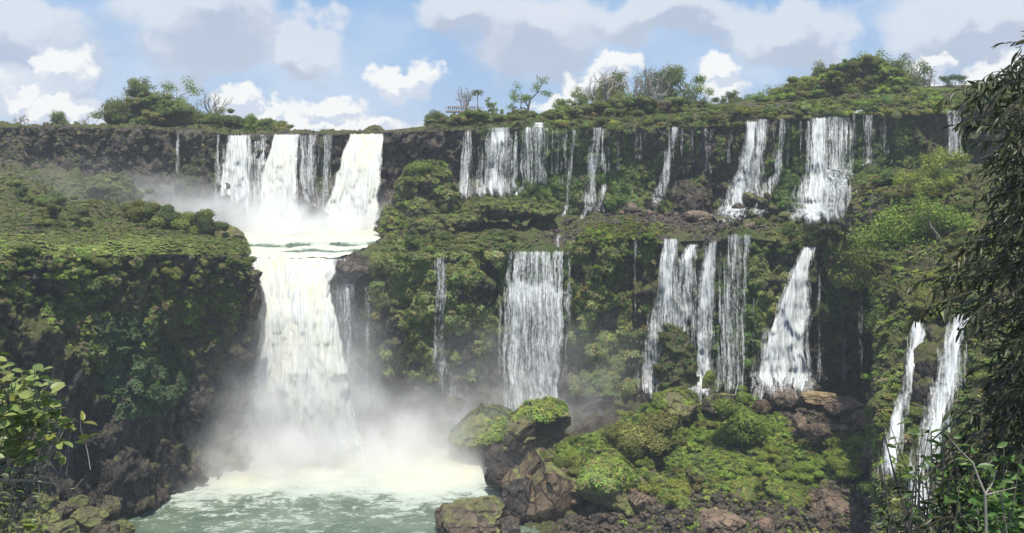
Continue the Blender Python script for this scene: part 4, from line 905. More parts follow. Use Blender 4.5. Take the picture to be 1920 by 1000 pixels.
# rosette plants clinging to the walls
def wallplants(name, poly, n, seed, smin, smax, pal, src='c', up=.45, ymax=None, clump=None):
    a = {'m': (mpx, mpy, M2, MN), 'c': (px2, py2, G2, N2), 'h': (hpx, hpy, H2, HN2)}[src]
    p, nn = pick(*a, poly, int(n), seed)
    if clump is not None:
        k = fbm(p, clump, 2, seed + 5) > -.12; p, nn = p[k], nn[k]
    r = np.random.default_rng(seed + 2); sc = smin + (smax - smin) * r.random(len(p)) ** 1.5
    zone = (fbm(p, 7.0, 2, seed + 9) * .5 + .5)
    cols = palette(len(p), seed + 3, pal); cols = cols * (.75 + .5 * zone)[:, None]
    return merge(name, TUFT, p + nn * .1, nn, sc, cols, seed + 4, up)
LW = [((700, 478), (945, 478), (940, 640), (880, 720), (700, 700), (690, 560)), ((1065, 455), (1235, 455), (1215, 740), (1070, 740)), ((1410, 455), (1500, 455), (1430, 740), (1405, 740)), ((1545, 455), (1640, 455), (1650, 600), (1545, 540))]
for i, pl in enumerate(LW): wallplants('cliff_rosettes', list(pl), [4200, 3600, 1700, 1500][i], 700 + i * 10, .45, 1.05, GREYG + OLIVE, up=.35, clump=5.0)
wallplants('cliff_rosettes', [(-20, 480), (470, 480), (470, 560), (440, 620), (330, 700), (200, 760), (120, 640), (60, 560), (-20, 560)], 8500, 750, .28, .75, OLIVE + DRY + BRIGHT + GREYG[:3], up=.55, clump=4.0)
wallplants('cliff_creepers', [(180, 600), (240, 590), (330, 650), (360, 700), (330, 770), (210, 790), (190, 720)], 2600, 760, .3, .6, [(.085, .135, .06), (.09, .145, .06), (.075, .115, .055)], up=.5)
wallplants('cliff_rosettes', [(900, 245), (1100, 245), (1700, 215), (1760, 300), (1560, 400), (1340, 400), (1000, 400), (900, 370)], 4200, 770, .28, .7, GREYG[:2] + OLIVE + LUSH, up=.35, clump=5.0)
for zi, pl in enumerate([[(950, 245), (1070, 245), (1075, 395), (940, 370)], [(1120, 250), (1180, 250), (1180, 380), (1110, 390)], [(1440, 230), (1500, 230), (1500, 400), (1430, 400)], [(1580, 225), (1690, 225), (1660, 340), (1590, 360)], [(1340, 500), (1430, 500), (1425, 745), (1340, 745)], [(1230, 560), (1310, 590), (1300, 750), (1210, 740)], [(940, 480), (1070, 480), (1065, 600), (940, 600)]]):
    wallplants('wet_moss_plants', pl, 800, 790 + zi * 3, .25, .6, LUSH, up=.3)
wallplants('cliff_rosettes', [(0, 245), (410, 250), (410, 330), (200, 330), (0, 300)], 700, 780, .25, .55, GREYG, up=.3, clump=4.0)
# low growth on ledges, bank and slope (ground cover)
def cover(name, poly, n, seed, smin, smax, pal, src, flat=True, base=None):
    a = {'m': (mpx, mpy, M2, MN), 'c': (px2, py2, G2, N2), 'h': (hpx, hpy, H2, HN2)}[src]
    p, nn = pick(*a, poly, n, seed); r = np.random.default_rng(seed + 2); sc = smin + (smax - smin) * r.random(len(p)) ** 2
    zone = fbm(p, 5.0, 3, seed + 9) * .5 + .5; cols = palette(len(p), seed + 3, pal) * (.7 + .6 * zone)[:, None]
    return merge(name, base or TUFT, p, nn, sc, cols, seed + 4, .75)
BANK = [(-30, 318), (60, 318), (200, 352), (300, 390), (460, 444), (470, 482), (420, 462), (300, 442), (-30, 438)]
cover('low_growth', BANK, 7500, 800, .25, .75, OLIVE + GREYG + BRIGHT[:1], 'c')
cover('grass', [(-20, 436), (250, 438), (400, 452), (460, 478), (-20, 480)], 15000, 805, .2, .42, [(.36, .44, .12), (.30, .38, .10), (.34, .35, .14), (.24, .28, .09)], 'c')
cover('low_growth', [(-20, 436), (250, 438), (400, 452), (460, 478), (-20, 480)], 500, 806, .3, .8, OLIVE + GREYG, 'c')
LEDGE = [(700, 486), (730, 440), (960, 430), (1010, 460), (960, 470), (800, 468)]
cover('low_growth', LEDGE, 2400, 810, .35, .8, GREYG + OLIVE, 'c')
cover('low_growth', [(1080, 456), (1110, 420), (1180, 405), (1260, 425), (1230, 450)], 2200, 815, .3, .7, BRIGHT + OLIVE, 'c')
cover('low_growth', [(1440, 460), (1460, 430), (1640, 420), (1640, 460)], 1500, 820, .3, .7, OLIVE + GREYG, 'c')
cover('slope_growth', green_poly, 9500, 830, .3, .75, BRIGHT + [(.075, .115, .04), (.09, .13, .045)], 'm')
cover('slope_growth', green_poly, 9000, 831, .2, .5, [(.20, .28, .07), (.17, .25, .06), (.23, .27, .08)], 'm')
cover('low_growth', [(1150, 930), (1650, 900), (1650, 1010), (1150, 1010)], 1500, 835, .2, .6, BRIGHT, 'm')
cover('low_growth', [(1020, 840), (1090, 820), (1240, 880), (1200, 930), (1060, 870)], 500, 836, .2, .55, BRIGHT + OLIVE, 'm')
cover('hillside_growth', [(1580, 330), (2100, 300), (2100, 1100), (1640, 1100), (1640, 600), (1590, 450)], 15000, 840, .3, .8, OLIVE + GREYG + BRIGHT[:2] + DRY[:1], 'h')
# shrubs, one thing each
GC = {'olive': (0.17, 0.19, 0.052), 'grey': (0.17, 0.204, 0.072), 'bright': (0.184, 0.256, 0.05), 'dark': (0.096, 0.134, 0.038), 'dry': (0.266, 0.233, 0.09), 'yellow': (0.243, 0.276, 0.059)}
def shrub(pos, rx, ry, rz, col, seed, label, group=None, fine=False, cat='shrub', name='shrub'):
    r = np.random.default_rng(seed); mm_ = XFINEM if rx > 1.9 else FINEM if (fine or rx > 1.1) else BUSHM
    c = np.array(GC[col]) * r.uniform(.85, 1.2) * r.uniform(.93, 1.07, 3)
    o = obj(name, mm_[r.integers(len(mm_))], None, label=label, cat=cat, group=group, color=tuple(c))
    o.location = pos; o.scale = (rx, ry, rz); o.rotation_euler = (r.uniform(-.15, .15), r.uniform(-.15, .15), r.uniform(0, 6.28)); return o
def shrub_at(px, py, wpx, hpx, Y, col, seed, label, group=None, fine=False):
    s = Y / F; p = P(px, py, Y); return shrub(p, wpx * s / 2 / .95, wpx * s / 2 / .95, hpx * s / 2 / .72, col, seed, label, group, fine)
def shrubs_in(poly, n, seed, rmin, rmax, cols, label, src, mind=1.5, lift=.25, fine=False):
    a = {'m': (mpx, mpy, M2, MN), 'c': (px2, py2, G2, N2), 'h': (hpx, hpy, H2, HN2)}[src]
    p, nn = pick(*a, poly, n, seed, mind); r = np.random.default_rng(seed + 1)
    for i in range(len(p)):
        k = rmin + (rmax - rmin) * r.random() ** 1.5
        shrub(p[i] + nn[i] * k * .2 + [0, 0, k * lift], k, k, k * r.uniform(.7, .95), cols[r.integers(len(cols))], seed * 31 + i, label, label, fine)
# moss cushions growing on the big mossy boulders
MT = {}
for (o, var, am) in MOSSY:
    key = var % len(BV)
    v = BV[key]; z = v[:, 2]; rr_ = np.random.default_rng(key + 5); nv_ = v / np.linalg.norm(v, axis=1, keepdims=True)
    rot = np.array(o.rotation_euler.to_matrix()); wn = nv_ @ rot.T
    ix = np.flatnonzero((wn[:, 2] > .95 - am * .75) & (fbm(v, .5, 2, key) > -.25)); ix = rr_.choice(ix, min(len(ix), int(520 * am)), replace=False)
    if len(ix) < 5: continue
    g_ = merge('moss', TUFT, v[ix], nv_[ix], rr_.uniform(.06, .13, len(ix)), palette(len(ix), key, BRIGHT + OLIVE), key + 1, .3, kind=None)
    g_.parent = o
shrubs_in(green_poly, 48, 21, 1.0, 2.7, ['bright', 'olive', 'bright', 'yellow'], 'rounded green shrub on the rubble slope below the falls', 'm', 2.0)
shrubs_in([(-10, 330), (230, 350), (300, 400), (240, 435), (-10, 430)], 24, 22, 1.4, 3.6, ['olive', 'grey', 'olive', 'dark'], 'bushy clump on the rough mounds of the far left bank', 'c', 2.6)
shrubs_in([(1600, 340), (1860, 320), (1860, 620), (1700, 600), (1640, 470)], 24, 23, 1.2, 3.0, ['olive', 'bright', 'olive', 'dark'], 'leafy shrub on the upper right hillside', 'h', 2.2, fine=True)
shrubs_in([(1640, 600), (1700, 600), (1700, 700), (1640, 760)], 6, 24, .9, 1.8, ['olive', 'bright', 'dry'], 'shrub overhanging the dark recess left of the near cascades', 'h', 1.2, fine=True)
shrubs_in([(1650, 760), (1660, 1000), (1920, 1000), (1900, 700), (1780, 700)], 12, 25, 1.0, 2.2, ['dark', 'olive'], 'dark shrub low on the right hillside', 'h', 1.8, fine=True)
shrubs_in([(700, 484), (730, 450), (960, 445), (960, 480)], 14, 26, 1.0, 2.2, ['grey', 'olive', 'dark'], 'bush along the brow of the lower wall between the cataract and the square curtain', 'c', 1.8)
shrubs_in([(1080, 470), (1100, 430), (1240, 440), (1230, 480)], 10, 27, .9, 2.0, ['bright', 'olive'], 'bush along the brow of the lower wall right of the square curtain', 'c', 1.6)
shrubs_in([(1420, 480), (1430, 440), (1640, 440), (1640, 500)], 12, 28, .9, 2.2, ['olive', 'grey', 'dark'], 'bush along the brow of the lower wall around the slanting fall', 'c', 1.6)
shrubs_in([(-10, 478), (460, 480), (460, 520), (-10, 540)], 18, 29, .9, 2.0, ['olive', 'grey', 'bright'], 'bush hanging over the edge of the left cliff', 'c', 1.8)
for (a, b, c_, d_, e, col, lab) in [
    (350, 420, 66, 46, 188, 'olive', 'round green bush left of the brown knoll on the left bank'), (308, 410, 54, 44, 190, 'dark', 'dark green bush second left of the brown knoll'),
    (264, 398, 50, 40, 194, 'olive', 'neat dome shaped bush behind the bushes of the left bank'), (392, 426, 44, 44, 188, 'dark', 'small dark bush touching the brown knoll'),
    (268, 425, 70, 24, 195, 'dry', 'dry reddish green patch of bush in front of the dome shaped bush'),
    (737, 425, 56, 66, 222, 'olive', 'steep green tuft on the rock beside the right edge of the rapids'),
    (1475, 440, 84, 40, 200, 'olive', 'broad round bush on the ledge between twin cascades and slanting fall'),
    (1212, 815, 120, 60, 161, 'olive', 'largest rounded bush at the upper left of the rubble slope'), (1180, 835, 70, 50, 158, 'olive', 'dense bush left in front of the largest rounded bush'),
    (1395, 800, 96, 70, 163, 'bright', 'tall rounded bush in the middle of the rubble slope'), (1240, 770, 52, 34, 171, 'bright', 'bright bush on the leaning boulder'),
    (1400, 920, 60, 28, 147, 'yellow', 'yellow green cap of bush on the dark boulder at the slope bottom'), (1478, 922, 70, 26, 146, 'olive', 'olive cap of bush on the wider dark boulder'),
    (1262, 925, 78, 34, 145, 'yellow', 'bright bush draped over the black block'), (1130, 878, 90, 28, 151, 'olive', 'low bush growing along the top of the moss capped dark boulder'),
    (1040, 880, 44, 60, 150, 'olive', 'moss cushion on the shoulder of the orange boulder')]:
    shrub_at(a, b, c_, d_, e, col, int(a * 7 + b), lab)

# mossy outcrop and overhanging blocks on the middle ledge
def crag(name, label, pts, seed, mossv=.9, dark_=.2, res=5):
    """irregular rock mass grown from several overlapping blocks, one continuous surface"""
    mb = []
    import bmesh
    bm = bmesh.new()
    for (px, py, Y, rx, ry, rz) in pts:
        c = P(px, py, Y); s = Y / F
        mt = Matrix.Translation(Vector(c)) @ Matrix.Diagonal((rx * s, ry, rz * s, 1))
        bmesh.ops.create_icosphere(bm, subdivisions=3, radius=1.0, matrix=mt)
    me0 = bpy.data.meshes.new(name); bm.to_mesh(me0); bm.free()
    o = bpy.data.objects.new(name, me0); COL.objects.link(o)
    md = o.modifiers.new('r', 'REMESH'); md.mode = 'VOXEL'; md.voxel_size = .30
    dg = bpy.context.evaluated_depsgraph_get(); me1 = bpy.data.meshes.new_from_object(o.evaluated_get(dg)); bpy.data.objects.remove(o)
    v = np.empty(len(me1.vertices) * 3); me1.vertices.foreach_get('co', v); v = v.reshape(-1, 3)
    nn = np.empty(len(me1.vertices) * 3); me1.vertices.foreach_get('normal', nn); nn = nn.reshape(-1, 3)
    q1, s1 = blocks(v, (3.2, 3.2, 2.6), seed, .9); q2, s2 = blocks(v, 1.2, seed + 9, .8)
    v2 = v + nn * (q1 * .7 + q2 * .3 + fbm(v, 2.2, 3, seed) * .35)[:, None]
    me1.vertices.foreach_set('co', v2.astype(np.float32).ravel()); me1.update()
    for k, arr in (('moss', np.clip(.35 + mossv * .6 * np.clip(nn[:, 2] + .5, 0, 1) + .2 * fbm(v, 3, 2, seed + 2), 0, 1)), ('wet', np.zeros(len(v))), ('dark', np.full(len(v), dark_))):
        me1.attributes.new(k, 'FLOAT', 'POINT').data.foreach_set('value', arr.astype(np.float32))
    me1.polygons.foreach_set('use_smooth', np.ones(len(me1.polygons), bool)); me1.materials.clear(); me1.materials.append(ROCK)
    me1.name = name
    return obj(name, me1, None, label=label, cat='rock outcrop'), v2, nn
def dress(vn, n, seed, smin, smax, pal, up=.5, nz=.0, name='outcrop_growth', minpz=None):
    o_, v, nn = vn; r = np.random.default_rng(seed); idx = np.flatnonzero((nn[:, 2] > nz) & (nn[:, 1] < .5)); ch = r.choice(idx, min(n, len(idx)), replace=False)
    sc = smin + (smax - smin) * r.random(len(ch)) ** 1.5; cols = palette(len(ch), seed, pal)
    g_ = merge(name, TUFT, v[ch], nn[ch], sc, cols, seed, up); return g_
c1_ = crag('rock_outcrop', 'tall leaning rock outcrop topped with bushes left of the slim upper fall', [(800, 340, 225, 44, 6, 34), (775, 365, 225, 34, 5.5, 44), (790, 400, 224, 50, 6, 44), (830, 375, 224, 34, 5, 34), (812, 425, 222, 60, 7, 30)], 1001, .8, .25)
dress(c1_, 620, 1, .4, 1.0, OLIVE + GREYG + BRIGHT[:1], nz=.15)
dress(c1_, 500, 11, .3, .7, OLIVE + DRY + GREYG, nz=-.2)
shrub_at(798, 322, 76, 40, 224, 'bright', 501, 'bright leafy bush crowning the tall leaning outcrop'); shrub_at(775, 345, 60, 44, 223, 'olive', 502, 'olive bush on the left shoulder of the tall leaning outcrop')
shrub_at(838, 392, 44, 46, 222, 'olive', 503, 'bush on the right flank of the tall leaning outcrop')
c2_ = crag('rock_outcrop', 'long overhanging mossy rock shelf under the wide bright curtain', [(920, 392, 224, 62, 7, 18), (975, 395, 223, 44, 6, 18), (1015, 398, 223, 30, 5, 17), (870, 412, 222, 46, 6, 17), (930, 440, 226, 40, 5, 22), (968, 425, 221, 10, 2.5, 32), (1020, 425, 226, 26, 4, 22)], 1002, .9, .35)
dress(c2_, 1300, 2, .35, .85, OLIVE + GREYG + BRIGHT[:1], nz=.0)
c3_ = crag('rock_outcrop', 'knob of rock with hanging plants at the right bank of the rapids', [(738, 425, 218, 26, 4, 30), (742, 455, 216, 20, 3.5, 26), (722, 440, 217, 14, 3, 26)], 1003, .8, .3)
dress(c3_, 500, 3, .3, .7, OLIVE + BRIGHT, nz=.0)
c4_ = crag('rock_outcrop', 'bare brown bluff with a grassy slanting top on the right hillside', [(1640, 390, 176, 40, 5, 46), (1665, 360, 176, 40, 5, 30), (1610, 420, 175, 26, 4, 40), (1700, 345, 178, 40, 6, 20)], 1004, .45, .15)
dress(c4_, 750, 4, .3, .7, OLIVE + DRY, nz=.25)
c5_ = crag('rock_outcrop', 'mound shaped boulder with a dark cave side on the far left bank', [(205, 355, 222, 38, 6, 28), (225, 375, 221, 22, 5, 34), (170, 375, 222, 40, 6, 22)], 1005, .8, .2)
dress(c5_, 500, 5, .35, .8, OLIVE + GREYG, nz=.1)
c6_ = crag('rock_outcrop', 'tall green mound in front of the brown cliff at the left edge', [(10, 350, 222, 60, 8, 34), (60, 375, 218, 60, 8, 30)], 1006, .8, .2)
c7_ = crag('rock_outcrop', 'green dome of rock the frothy fall slides over', [(1262, 640, 183.5, 30, 3, 34), (1268, 690, 183, 38, 4, 60), (1275, 735, 182.5, 42, 4, 40)], 1007, 1.3, .0)
dress(c7_, 420, 7, .2, .45, [(.06, .10, .035), (.07, .12, .04)], nz=-.3)
c8_ = crag('rock_outcrop', 'brown rock pillar between the two near cascades', [(1738, 700, 116, 26, 2.4, 62), (1728, 740, 115.5, 22, 2.2, 50), (1752, 650, 117, 20, 2.2, 34)], 1008, .1, .0)
dress(c6_, 700, 6, .35, .8, OLIVE + GREYG, nz=.1)

# ------------------------------------------------------------------ trees
def tube(pts, rad, ns=6):
    pts = np.asarray(pts); n = len(pts); V = []; d = np.gradient(pts, axis=0); d /= np.linalg.norm(d, axis=1, keepdims=True) + 1e-9
    ref = np.array([.31, .95, .1]); x = np.cross(d, ref); x /= np.linalg.norm(x, axis=1, keepdims=True) + 1e-9; y = np.cross(d, x)
    a = np.linspace(0, 2 * np.pi, ns, endpoint=False)
    V = pts[:, None, :] + np.asarray(rad)[:, None, None] * (np.cos(a)[None, :, None] * x[:, None, :] + np.sin(a)[None, :, None] * y[:, None, :])
    i = np.arange(n - 1)[:, None] * ns; j = np.arange(ns)[None, :]; k = (j + 1) % ns
    f = np.stack([i + j, i + k, i + ns + k, i + ns + j], -1).reshape(-1, 4)
    return V.reshape(-1, 3), f
class Limbs:
    def __init__(s): s.V = []; s.F = []; s.off = 0; s.tips = []
    def add(s, pts, rad, ns=6):
        v, f = tube(pts, rad, ns); s.V.append(v); s.F.append(f + s.off); s.off += len(v)
    def mesh(s, name): return make_mesh(name, np.concatenate(s.V), np.concatenate(s.F), True)
def grow(L, r, p, d, length, rad, level, spread=.6, up=.1, nb=3, wig=.12):
    n = 6; pts = [p]; q = d / np.linalg.norm(d)
    for i in range(n - 1):
        q = q + r.normal(size=3) * wig + np.array([0, 0, up]) * .3; q /= np.linalg.norm(q); pts.append(pts[-1] + q * length / (n - 1))
    pts = np.array(pts); rr = np.linspace(rad, rad * .55, n); L.add(pts, rr, 6 if level > 1 else 4)
    if level <= 0: L.tips.append((pts[-1], q)); L.tips.append((pts[3], q)); return
    for b in range(nb):
        t = r.uniform(.45, 1.0) if b else 1.0; k = min(n - 1, int(t * (n - 1))); base = pts[k]
        side = r.normal(size=3); side -= side @ q * q; side /= np.linalg.norm(side)
        nd = q * (1 - spread * .5) + side * spread * r.uniform(.7, 1.3); nd[2] += up
        grow(L, r, base, nd, length * r.uniform(.6, .85), rad * .55, level - 1, spread, up, nb, wig)
def leafballs(tips, r, n, rad, size, flat=.8, hang=0.0):
    c0 = np.array([t[0] for t in tips]); k = r.integers(0, len(c0), n); tl = r.uniform(.7, 1.3, len(c0))
    o = r.normal(size=(n, 3)); o /= np.linalg.norm(o, axis=1, keepdims=True); o *= (r.random(n) ** .4)[:, None] * rad; o[:, 2] *= flat; o[:, 2] -= hang * r.random(n) * rad
    c = c0[k] + o; nrm = o / rad + r.normal(size=(n, 3)) * .4 + np.array([0, 0, .3]); nrm /= np.linalg.norm(nrm, axis=1, keepdims=True)
    t1 = np.cross(nrm, r.normal(size=(n, 3))); t1 /= np.linalg.norm(t1, axis=1, keepdims=True); t2 = np.cross(nrm, t1); s = size * r.uniform(.6, 1.3, n)[:, None]
    v = np.stack([c - t1 * s, c - t2 * s * .5, c + t1 * s, c + t2 * s * .5], 1).reshape(-1, 3)
    tt = tl[k] * r.uniform(.8, 1.25, n); tint = np.repeat(np.stack([tt * r.uniform(.9, 1.1, n), tt, tt * .95], 1), 4, 0)
    return make_mesh('crown', v, np.arange(n * 4).reshape(n, 4), False, {'tint': tint})
def tree(px, pybase, Y, hpx, style, col, seed, label, group='trees along the skyline above the upper cliff', lean=0.0, width=1.0, name=None):
    r = np.random.default_rng(seed); base = P(px, pybase, Y); h = hpx / F * Y
    names = {'dense': 'broadleaf_tree', 'umbrella': 'umbrella_tree', 'bare': 'bare_tree', 'sparse': 'sparse_tree', 'shrubby': 'bushy_tree'}
    root = obj(name or names[style], None, label=label, cat='tree', group=group, loc=base); root.rotation_euler = (0, 0, 0)
    L = Limbs(); z = np.zeros(3)
    d0 = np.array([lean, 0, 1.0])
    if style == 'dense':
        grow(L, r, z, d0, h * .42, h * .03, 3, .75 * width, .06, 3); nl, lr_, ls = 4600, h * .125, h * .010 + .10
    elif style == 'umbrella':
        grow(L, r, z, d0, h * .45, h * .022, 3, .95 * width, .02, 3); nl, lr_, ls = 3600, h * .14, h * .014 + .09
    elif style == 'bare':
        grow(L, r, z, d0, h * .42, h * .04, 3, .62 * width, .14, 3); grow(L, r, z + [.4, .2, h * .1], d0 + [.3, .2, 0], h * .36, h * .032, 3, .6, .14, 3); grow(L, r, z - [.5, 0, 0], d0 - [.45, .1, 0], h * .36, h * .03, 3, .6, .14, 3); nl, lr_, ls = 260, h * .08, .13
    elif style == 'sparse':
        grow(L, r, z, d0, h * .40, h * .03, 3, .8 * width, .10, 3); nl, lr_, ls = 2000, h * .12, h * .012 + .09
    else:
        for k in range(4): grow(L, r, z + r.normal(size=3) * [.6, .6, 0], d0 + r.normal(size=3) * [.5, .5, 0], h * .4, h * .02, 2, .8, .05, 3)
        nl, lr_, ls = 4800, h * .22, h * .016 + .10
    allv = np.concatenate(L.V); sc = h / allv[:, 2].max(); 
    for i in range(len(L.V)): L.V[i] = L.V[i] * sc
    tips = [(t[0] * sc, t[1]) for t in L.tips]
    obj('trunk', L.mesh('trunk'), PALEBARK if style == 'bare' else BARK, root)
    c = np.array(GC.get(col, (.08, .1, .04))) if isinstance(col, str) else np.array(col)
    obj('crown', leafballs(tips, r, nl, lr_, ls, .7, .3), LEAF, root, color=tuple(c * r.uniform(.9, 1.15)))
    return root
tr = [
 # left group on the brown cliff
 (40, 243, 258, 30, 'bare', 'dry', 'small leafless bush tree at the far left of the skyline', 1.3), (106, 243, 256, 34, 'shrubby', 'grey', 'small rounded tree alone on the left skyline', 1),
 (158, 243, 256, 26, 'bare', 'dry', 'pale twiggy bush tree right of the small rounded tree', 1.4),
 (232, 243, 257, 60, 'shrubby', 'olive', 'leftmost low tree of the big dark clump on the left skyline', 1), (262, 243, 262, 90, 'dense', 'grey', 'tall tree at the left shoulder of the big dark clump', 1.2),
 (300, 243, 266, 94, 'dense', 'olive', 'tallest broad tree in the middle of the big dark clump', 1.3), (338, 243, 268, 96, 'umbrella', 'bright', 'light green spreading tree at the right of the big dark clump', 1.3),
 (300, 243, 254, 50, 'shrubby', 'grey', 'low bushy tree in front of the big dark clump', 1),
 (350, 243, 256, 40, 'shrubby', 'olive', 'low olive tree right in front of the light green spreading tree', 1),
 (398, 240, 262, 70, 'bare', 'dry', 'greyish almost leafless tree right of the big dark clump', 1.1), (405, 245, 256, 42, 'shrubby', 'olive', 'olive tree at the foot of the greyish leafless tree', 1),
 (466, 248, 256, 32, 'shrubby', 'bright', 'round light green tree above the left end of the main falls', 1.2), (505, 249, 254, 26, 'shrubby', 'grey', 'last small tree of the left group above the main falls', 1),
 # centre and right
 (825, 242, 262, 34, 'shrubby', 'grey', 'dark bush tree left of the viewing platform', 1.1),
 (872, 216, 292, 56, 'bare', 'grey', 'gnarled leafless tree standing behind the people on the platform', 1.3),
 (932, 212, 286, 28, 'umbrella', 'bright', 'low wide green tree between the palm and the big forked tree', 1.5),
 (990, 224, 276, 78, 'sparse', 'bright', 'big forked tree with thin pale leaves against the sky', 1.2),
 (1082, 228, 280, 66, 'umbrella', 'grey', 'thin flat topped tree right of the big forked tree', 1.0),
 (1128, 214, 262, 88, 'bare', 'dry', 'leafless many stemmed tree at the left of the centre grove', 1.1),
 (1165, 222, 276, 88, 'dense', 'olive', 'leafy green tree among leafless ones in the centre grove', .8), (1200, 212, 260, 92, 'bare', 'dry', 'tall leafless tree in the middle of the centre grove', .8),
 (1226, 212, 261, 90, 'bare', 'grey', 'second tall leafless tree, just left of the dark leafy tree', .7),
 (1258, 222, 272, 96, 'dense', 'dark', 'dark dense tree at the right of the centre grove', .9), (1290, 220, 280, 92, 'umbrella', 'bright', 'light spreading tree right of the dark dense tree', 1.0),
 (1186, 226, 284, 92, 'sparse', 'olive', 'thin leafed tree between the two tall leafless trees', 1.2), (1240, 226, 284, 100, 'umbrella', 'olive', 'broad crowned tree joining the dark dense tree on its left', 1.3), (1140, 226, 268, 62, 'shrubby', 'olive', 'bushy tree at the foot of the many stemmed leafless tree', 1.0), (1205, 226, 262, 50, 'shrubby', 'bright', 'light bushy tree low in the middle of the centre grove', 1.0), (1055, 226, 270, 40, 'sparse', 'bright', 'small airy tree just right of the big forked tree', 1.0), (1385, 214, 262, 40, 'sparse', 'grey', 'small airy tree between the compact dark tree and the right grove', 1.1),
 (1318, 222, 272, 56, 'sparse', 'bright', 'pale thin tree below the light spreading tree', 1.0), (1357, 218, 266, 48, 'dense', 'dark', 'small compact dark tree between the centre and right groves', .8),
 (1420, 216, 262, 44, 'shrubby', 'bright', 'low fresh green tree at the left start of the right grove', 1), (1470, 212, 262, 56, 'shrubby', 'olive', 'bushy olive tree left of the round topped tree', 1),
 (1512, 208, 262, 78, 'dense', 'dark', 'round topped tree on a slim trunk in the right grove', .6),
 (1560, 200, 262, 84, 'umbrella', 'olive', 'flat topped tree at the left of the highest crowns', 1.1), (1604, 196, 266, 96, 'umbrella', 'bright', 'highest light green umbrella tree of the right grove', 1.2),
 (1640, 200, 258, 84, 'dense', 'yellow', 'yellowish green broad tree in the middle of the right grove', 1.1), (1590, 204, 250, 60, 'shrubby', 'olive', 'bushy tree in front of the flat topped tree', 1.2),
 (1668, 198, 262, 92, 'sparse', 'dark', 'dark open crowned tree leaning right on the right grove', 1.2),
 (1702, 192, 256, 84, 'sparse', 'grey', 'open dark branched tree right of the leaning tree', 1.0), (1740, 190, 256, 60, 'bare', 'grey', 'thin twiggy tree with sparse flat crown near the right', 1.2),
 (1790, 186, 250, 44, 'umbrella', 'dark', 'small dark flat tree just left of the dark foreground leaves', 1.0),
]
for i, (a, b, Y_, h_, st, cl, lb, wd) in enumerate(tr): tree(a, b, Y_, h_, st, cl, 3000 + i * 13, lb, width=wd, lean=.25 if 'leaning right' in lb else 0)
# fringe of bushes along the upper edge
def fringe(poly_px, Yf, n, seed, cols, lab, rmin=1.2, rmax=2.6):
    r = np.random.default_rng(seed); xs_ = np.linspace(poly_px[0][0], poly_px[-1][0], n) + r.uniform(-6, 6, n)
    for i, x in enumerate(xs_):
        y = np.interp(x, [q[0] for q in poly_px], [q[1] for q in poly_px]); Y_ = Yf + r.uniform(0, 9); k = r.uniform(rmin, rmax); p = P(x, y + r.uniform(-3, 5), Y_)
        shrub(p, k * 1.25, k, k * .75, cols[r.integers(len(cols))], seed * 57 + i, lab, lab, fine=rmax > 2.5)
fringe([(-10, 240), (200, 240), (530, 246)], 250, 14, 41, ['dry', 'olive', 'grey'], 'low scrub lining the brink of the brown upper cliff, left side', .8, 1.7)
fringe([(215, 226), (370, 226), (530, 238)], 256, 14, 46, ['grey', 'olive', 'olive', 'bright'], 'bush massed under the trees of the left skyline clump', 2.0, 4.2)
fringe([(810, 228), (900, 222), (1060, 218)], 256, 14, 42, ['olive', 'bright', 'grey'], 'scrub on the brink between the platform and the forked tree', 1.8, 3.4)
fringe([(1040, 222), (1200, 218), (1400, 212)], 253, 22, 43, ['olive', 'bright', 'dry', 'grey'], 'scrub on the brink below the centre grove', 2.0, 4.2)
fringe([(1380, 208), (1600, 192), (1790, 188)], 244, 22, 44, ['olive', 'grey', 'bright', 'dry'], 'scrub on the brink below the right grove', 2.2, 4.4)
fringe([(1480, 170), (1600, 142), (1700, 160)], 262, 14, 47, ['olive', 'yellow', 'bright', 'grey'], 'bush filling the gaps between the trees of the right grove', 3.0, 5.2)
fringe([(1100, 238), (1200, 236), (1350, 232)], 242, 8, 45, ['olive', 'bright'], 'scrub spilling over the lip beside the winding fall', .9, 1.8)
def thicket(name, poly, Y0, Y1, n, smin, smax, pal, seed):
    r = np.random.default_rng(seed); q = np.array(poly); pts = []
    while len(pts) < n:
        x = r.uniform(q[:, 0].min(), q[:, 0].max()); y = r.uniform(q[:, 1].min(), q[:, 1].max())
        if inpoly(np.array([x]), np.array([y]), poly)[0]: pts.append(P(x, y, r.uniform(Y0, Y1)))
    p = np.array(pts); sc = r.uniform(smin, smax, n)
    return merge(name, FINE, p, np.tile([0, 0, 1.0], (n, 1)), sc, palette(n, seed, pal), seed, 1.0)
thicket('thicket', [(205, 240), (220, 205), (255, 180), (290, 178), (330, 190), (350, 205), (400, 222), (440, 215), (470, 228), (530, 238), (530, 246), (205, 246)], 252, 268, 60, 1.6, 3.2, GREYG + OLIVE, 901)
thicket('thicket', [(1040, 232), (1060, 205), (1120, 200), (1160, 190), (1240, 185), (1300, 190), (1340, 205), (1400, 200), (1420, 225)], 250, 268, 90, 1.5, 3.0, OLIVE + GREYG + BRIGHT[:1] + DRY[:1], 902)
thicket('thicket', [(1400, 215), (1430, 190), (1470, 178), (1520, 180), (1560, 130), (1610, 112), (1660, 122), (1700, 160), (1730, 182), (1790, 180), (1790, 200), (1500, 212)], 244, 264, 300, 1.1, 2.6, OLIVE + BRIGHT + BRIGHT + GREYG + DRY, 903)
thicket('thicket', [(805, 240), (820, 222), (900, 212), (990, 215), (1050, 222), (1050, 236)], 253, 266, 60, 1.2, 2.4, OLIVE + GREYG + BRIGHT[:1], 904)
cover('brow_growth', [(700, 478), (730, 450), (960, 445), (960, 500), (700, 520)], 90, 905, .7, 1.5, GREYG + OLIVE, 'c', base=BUSH)
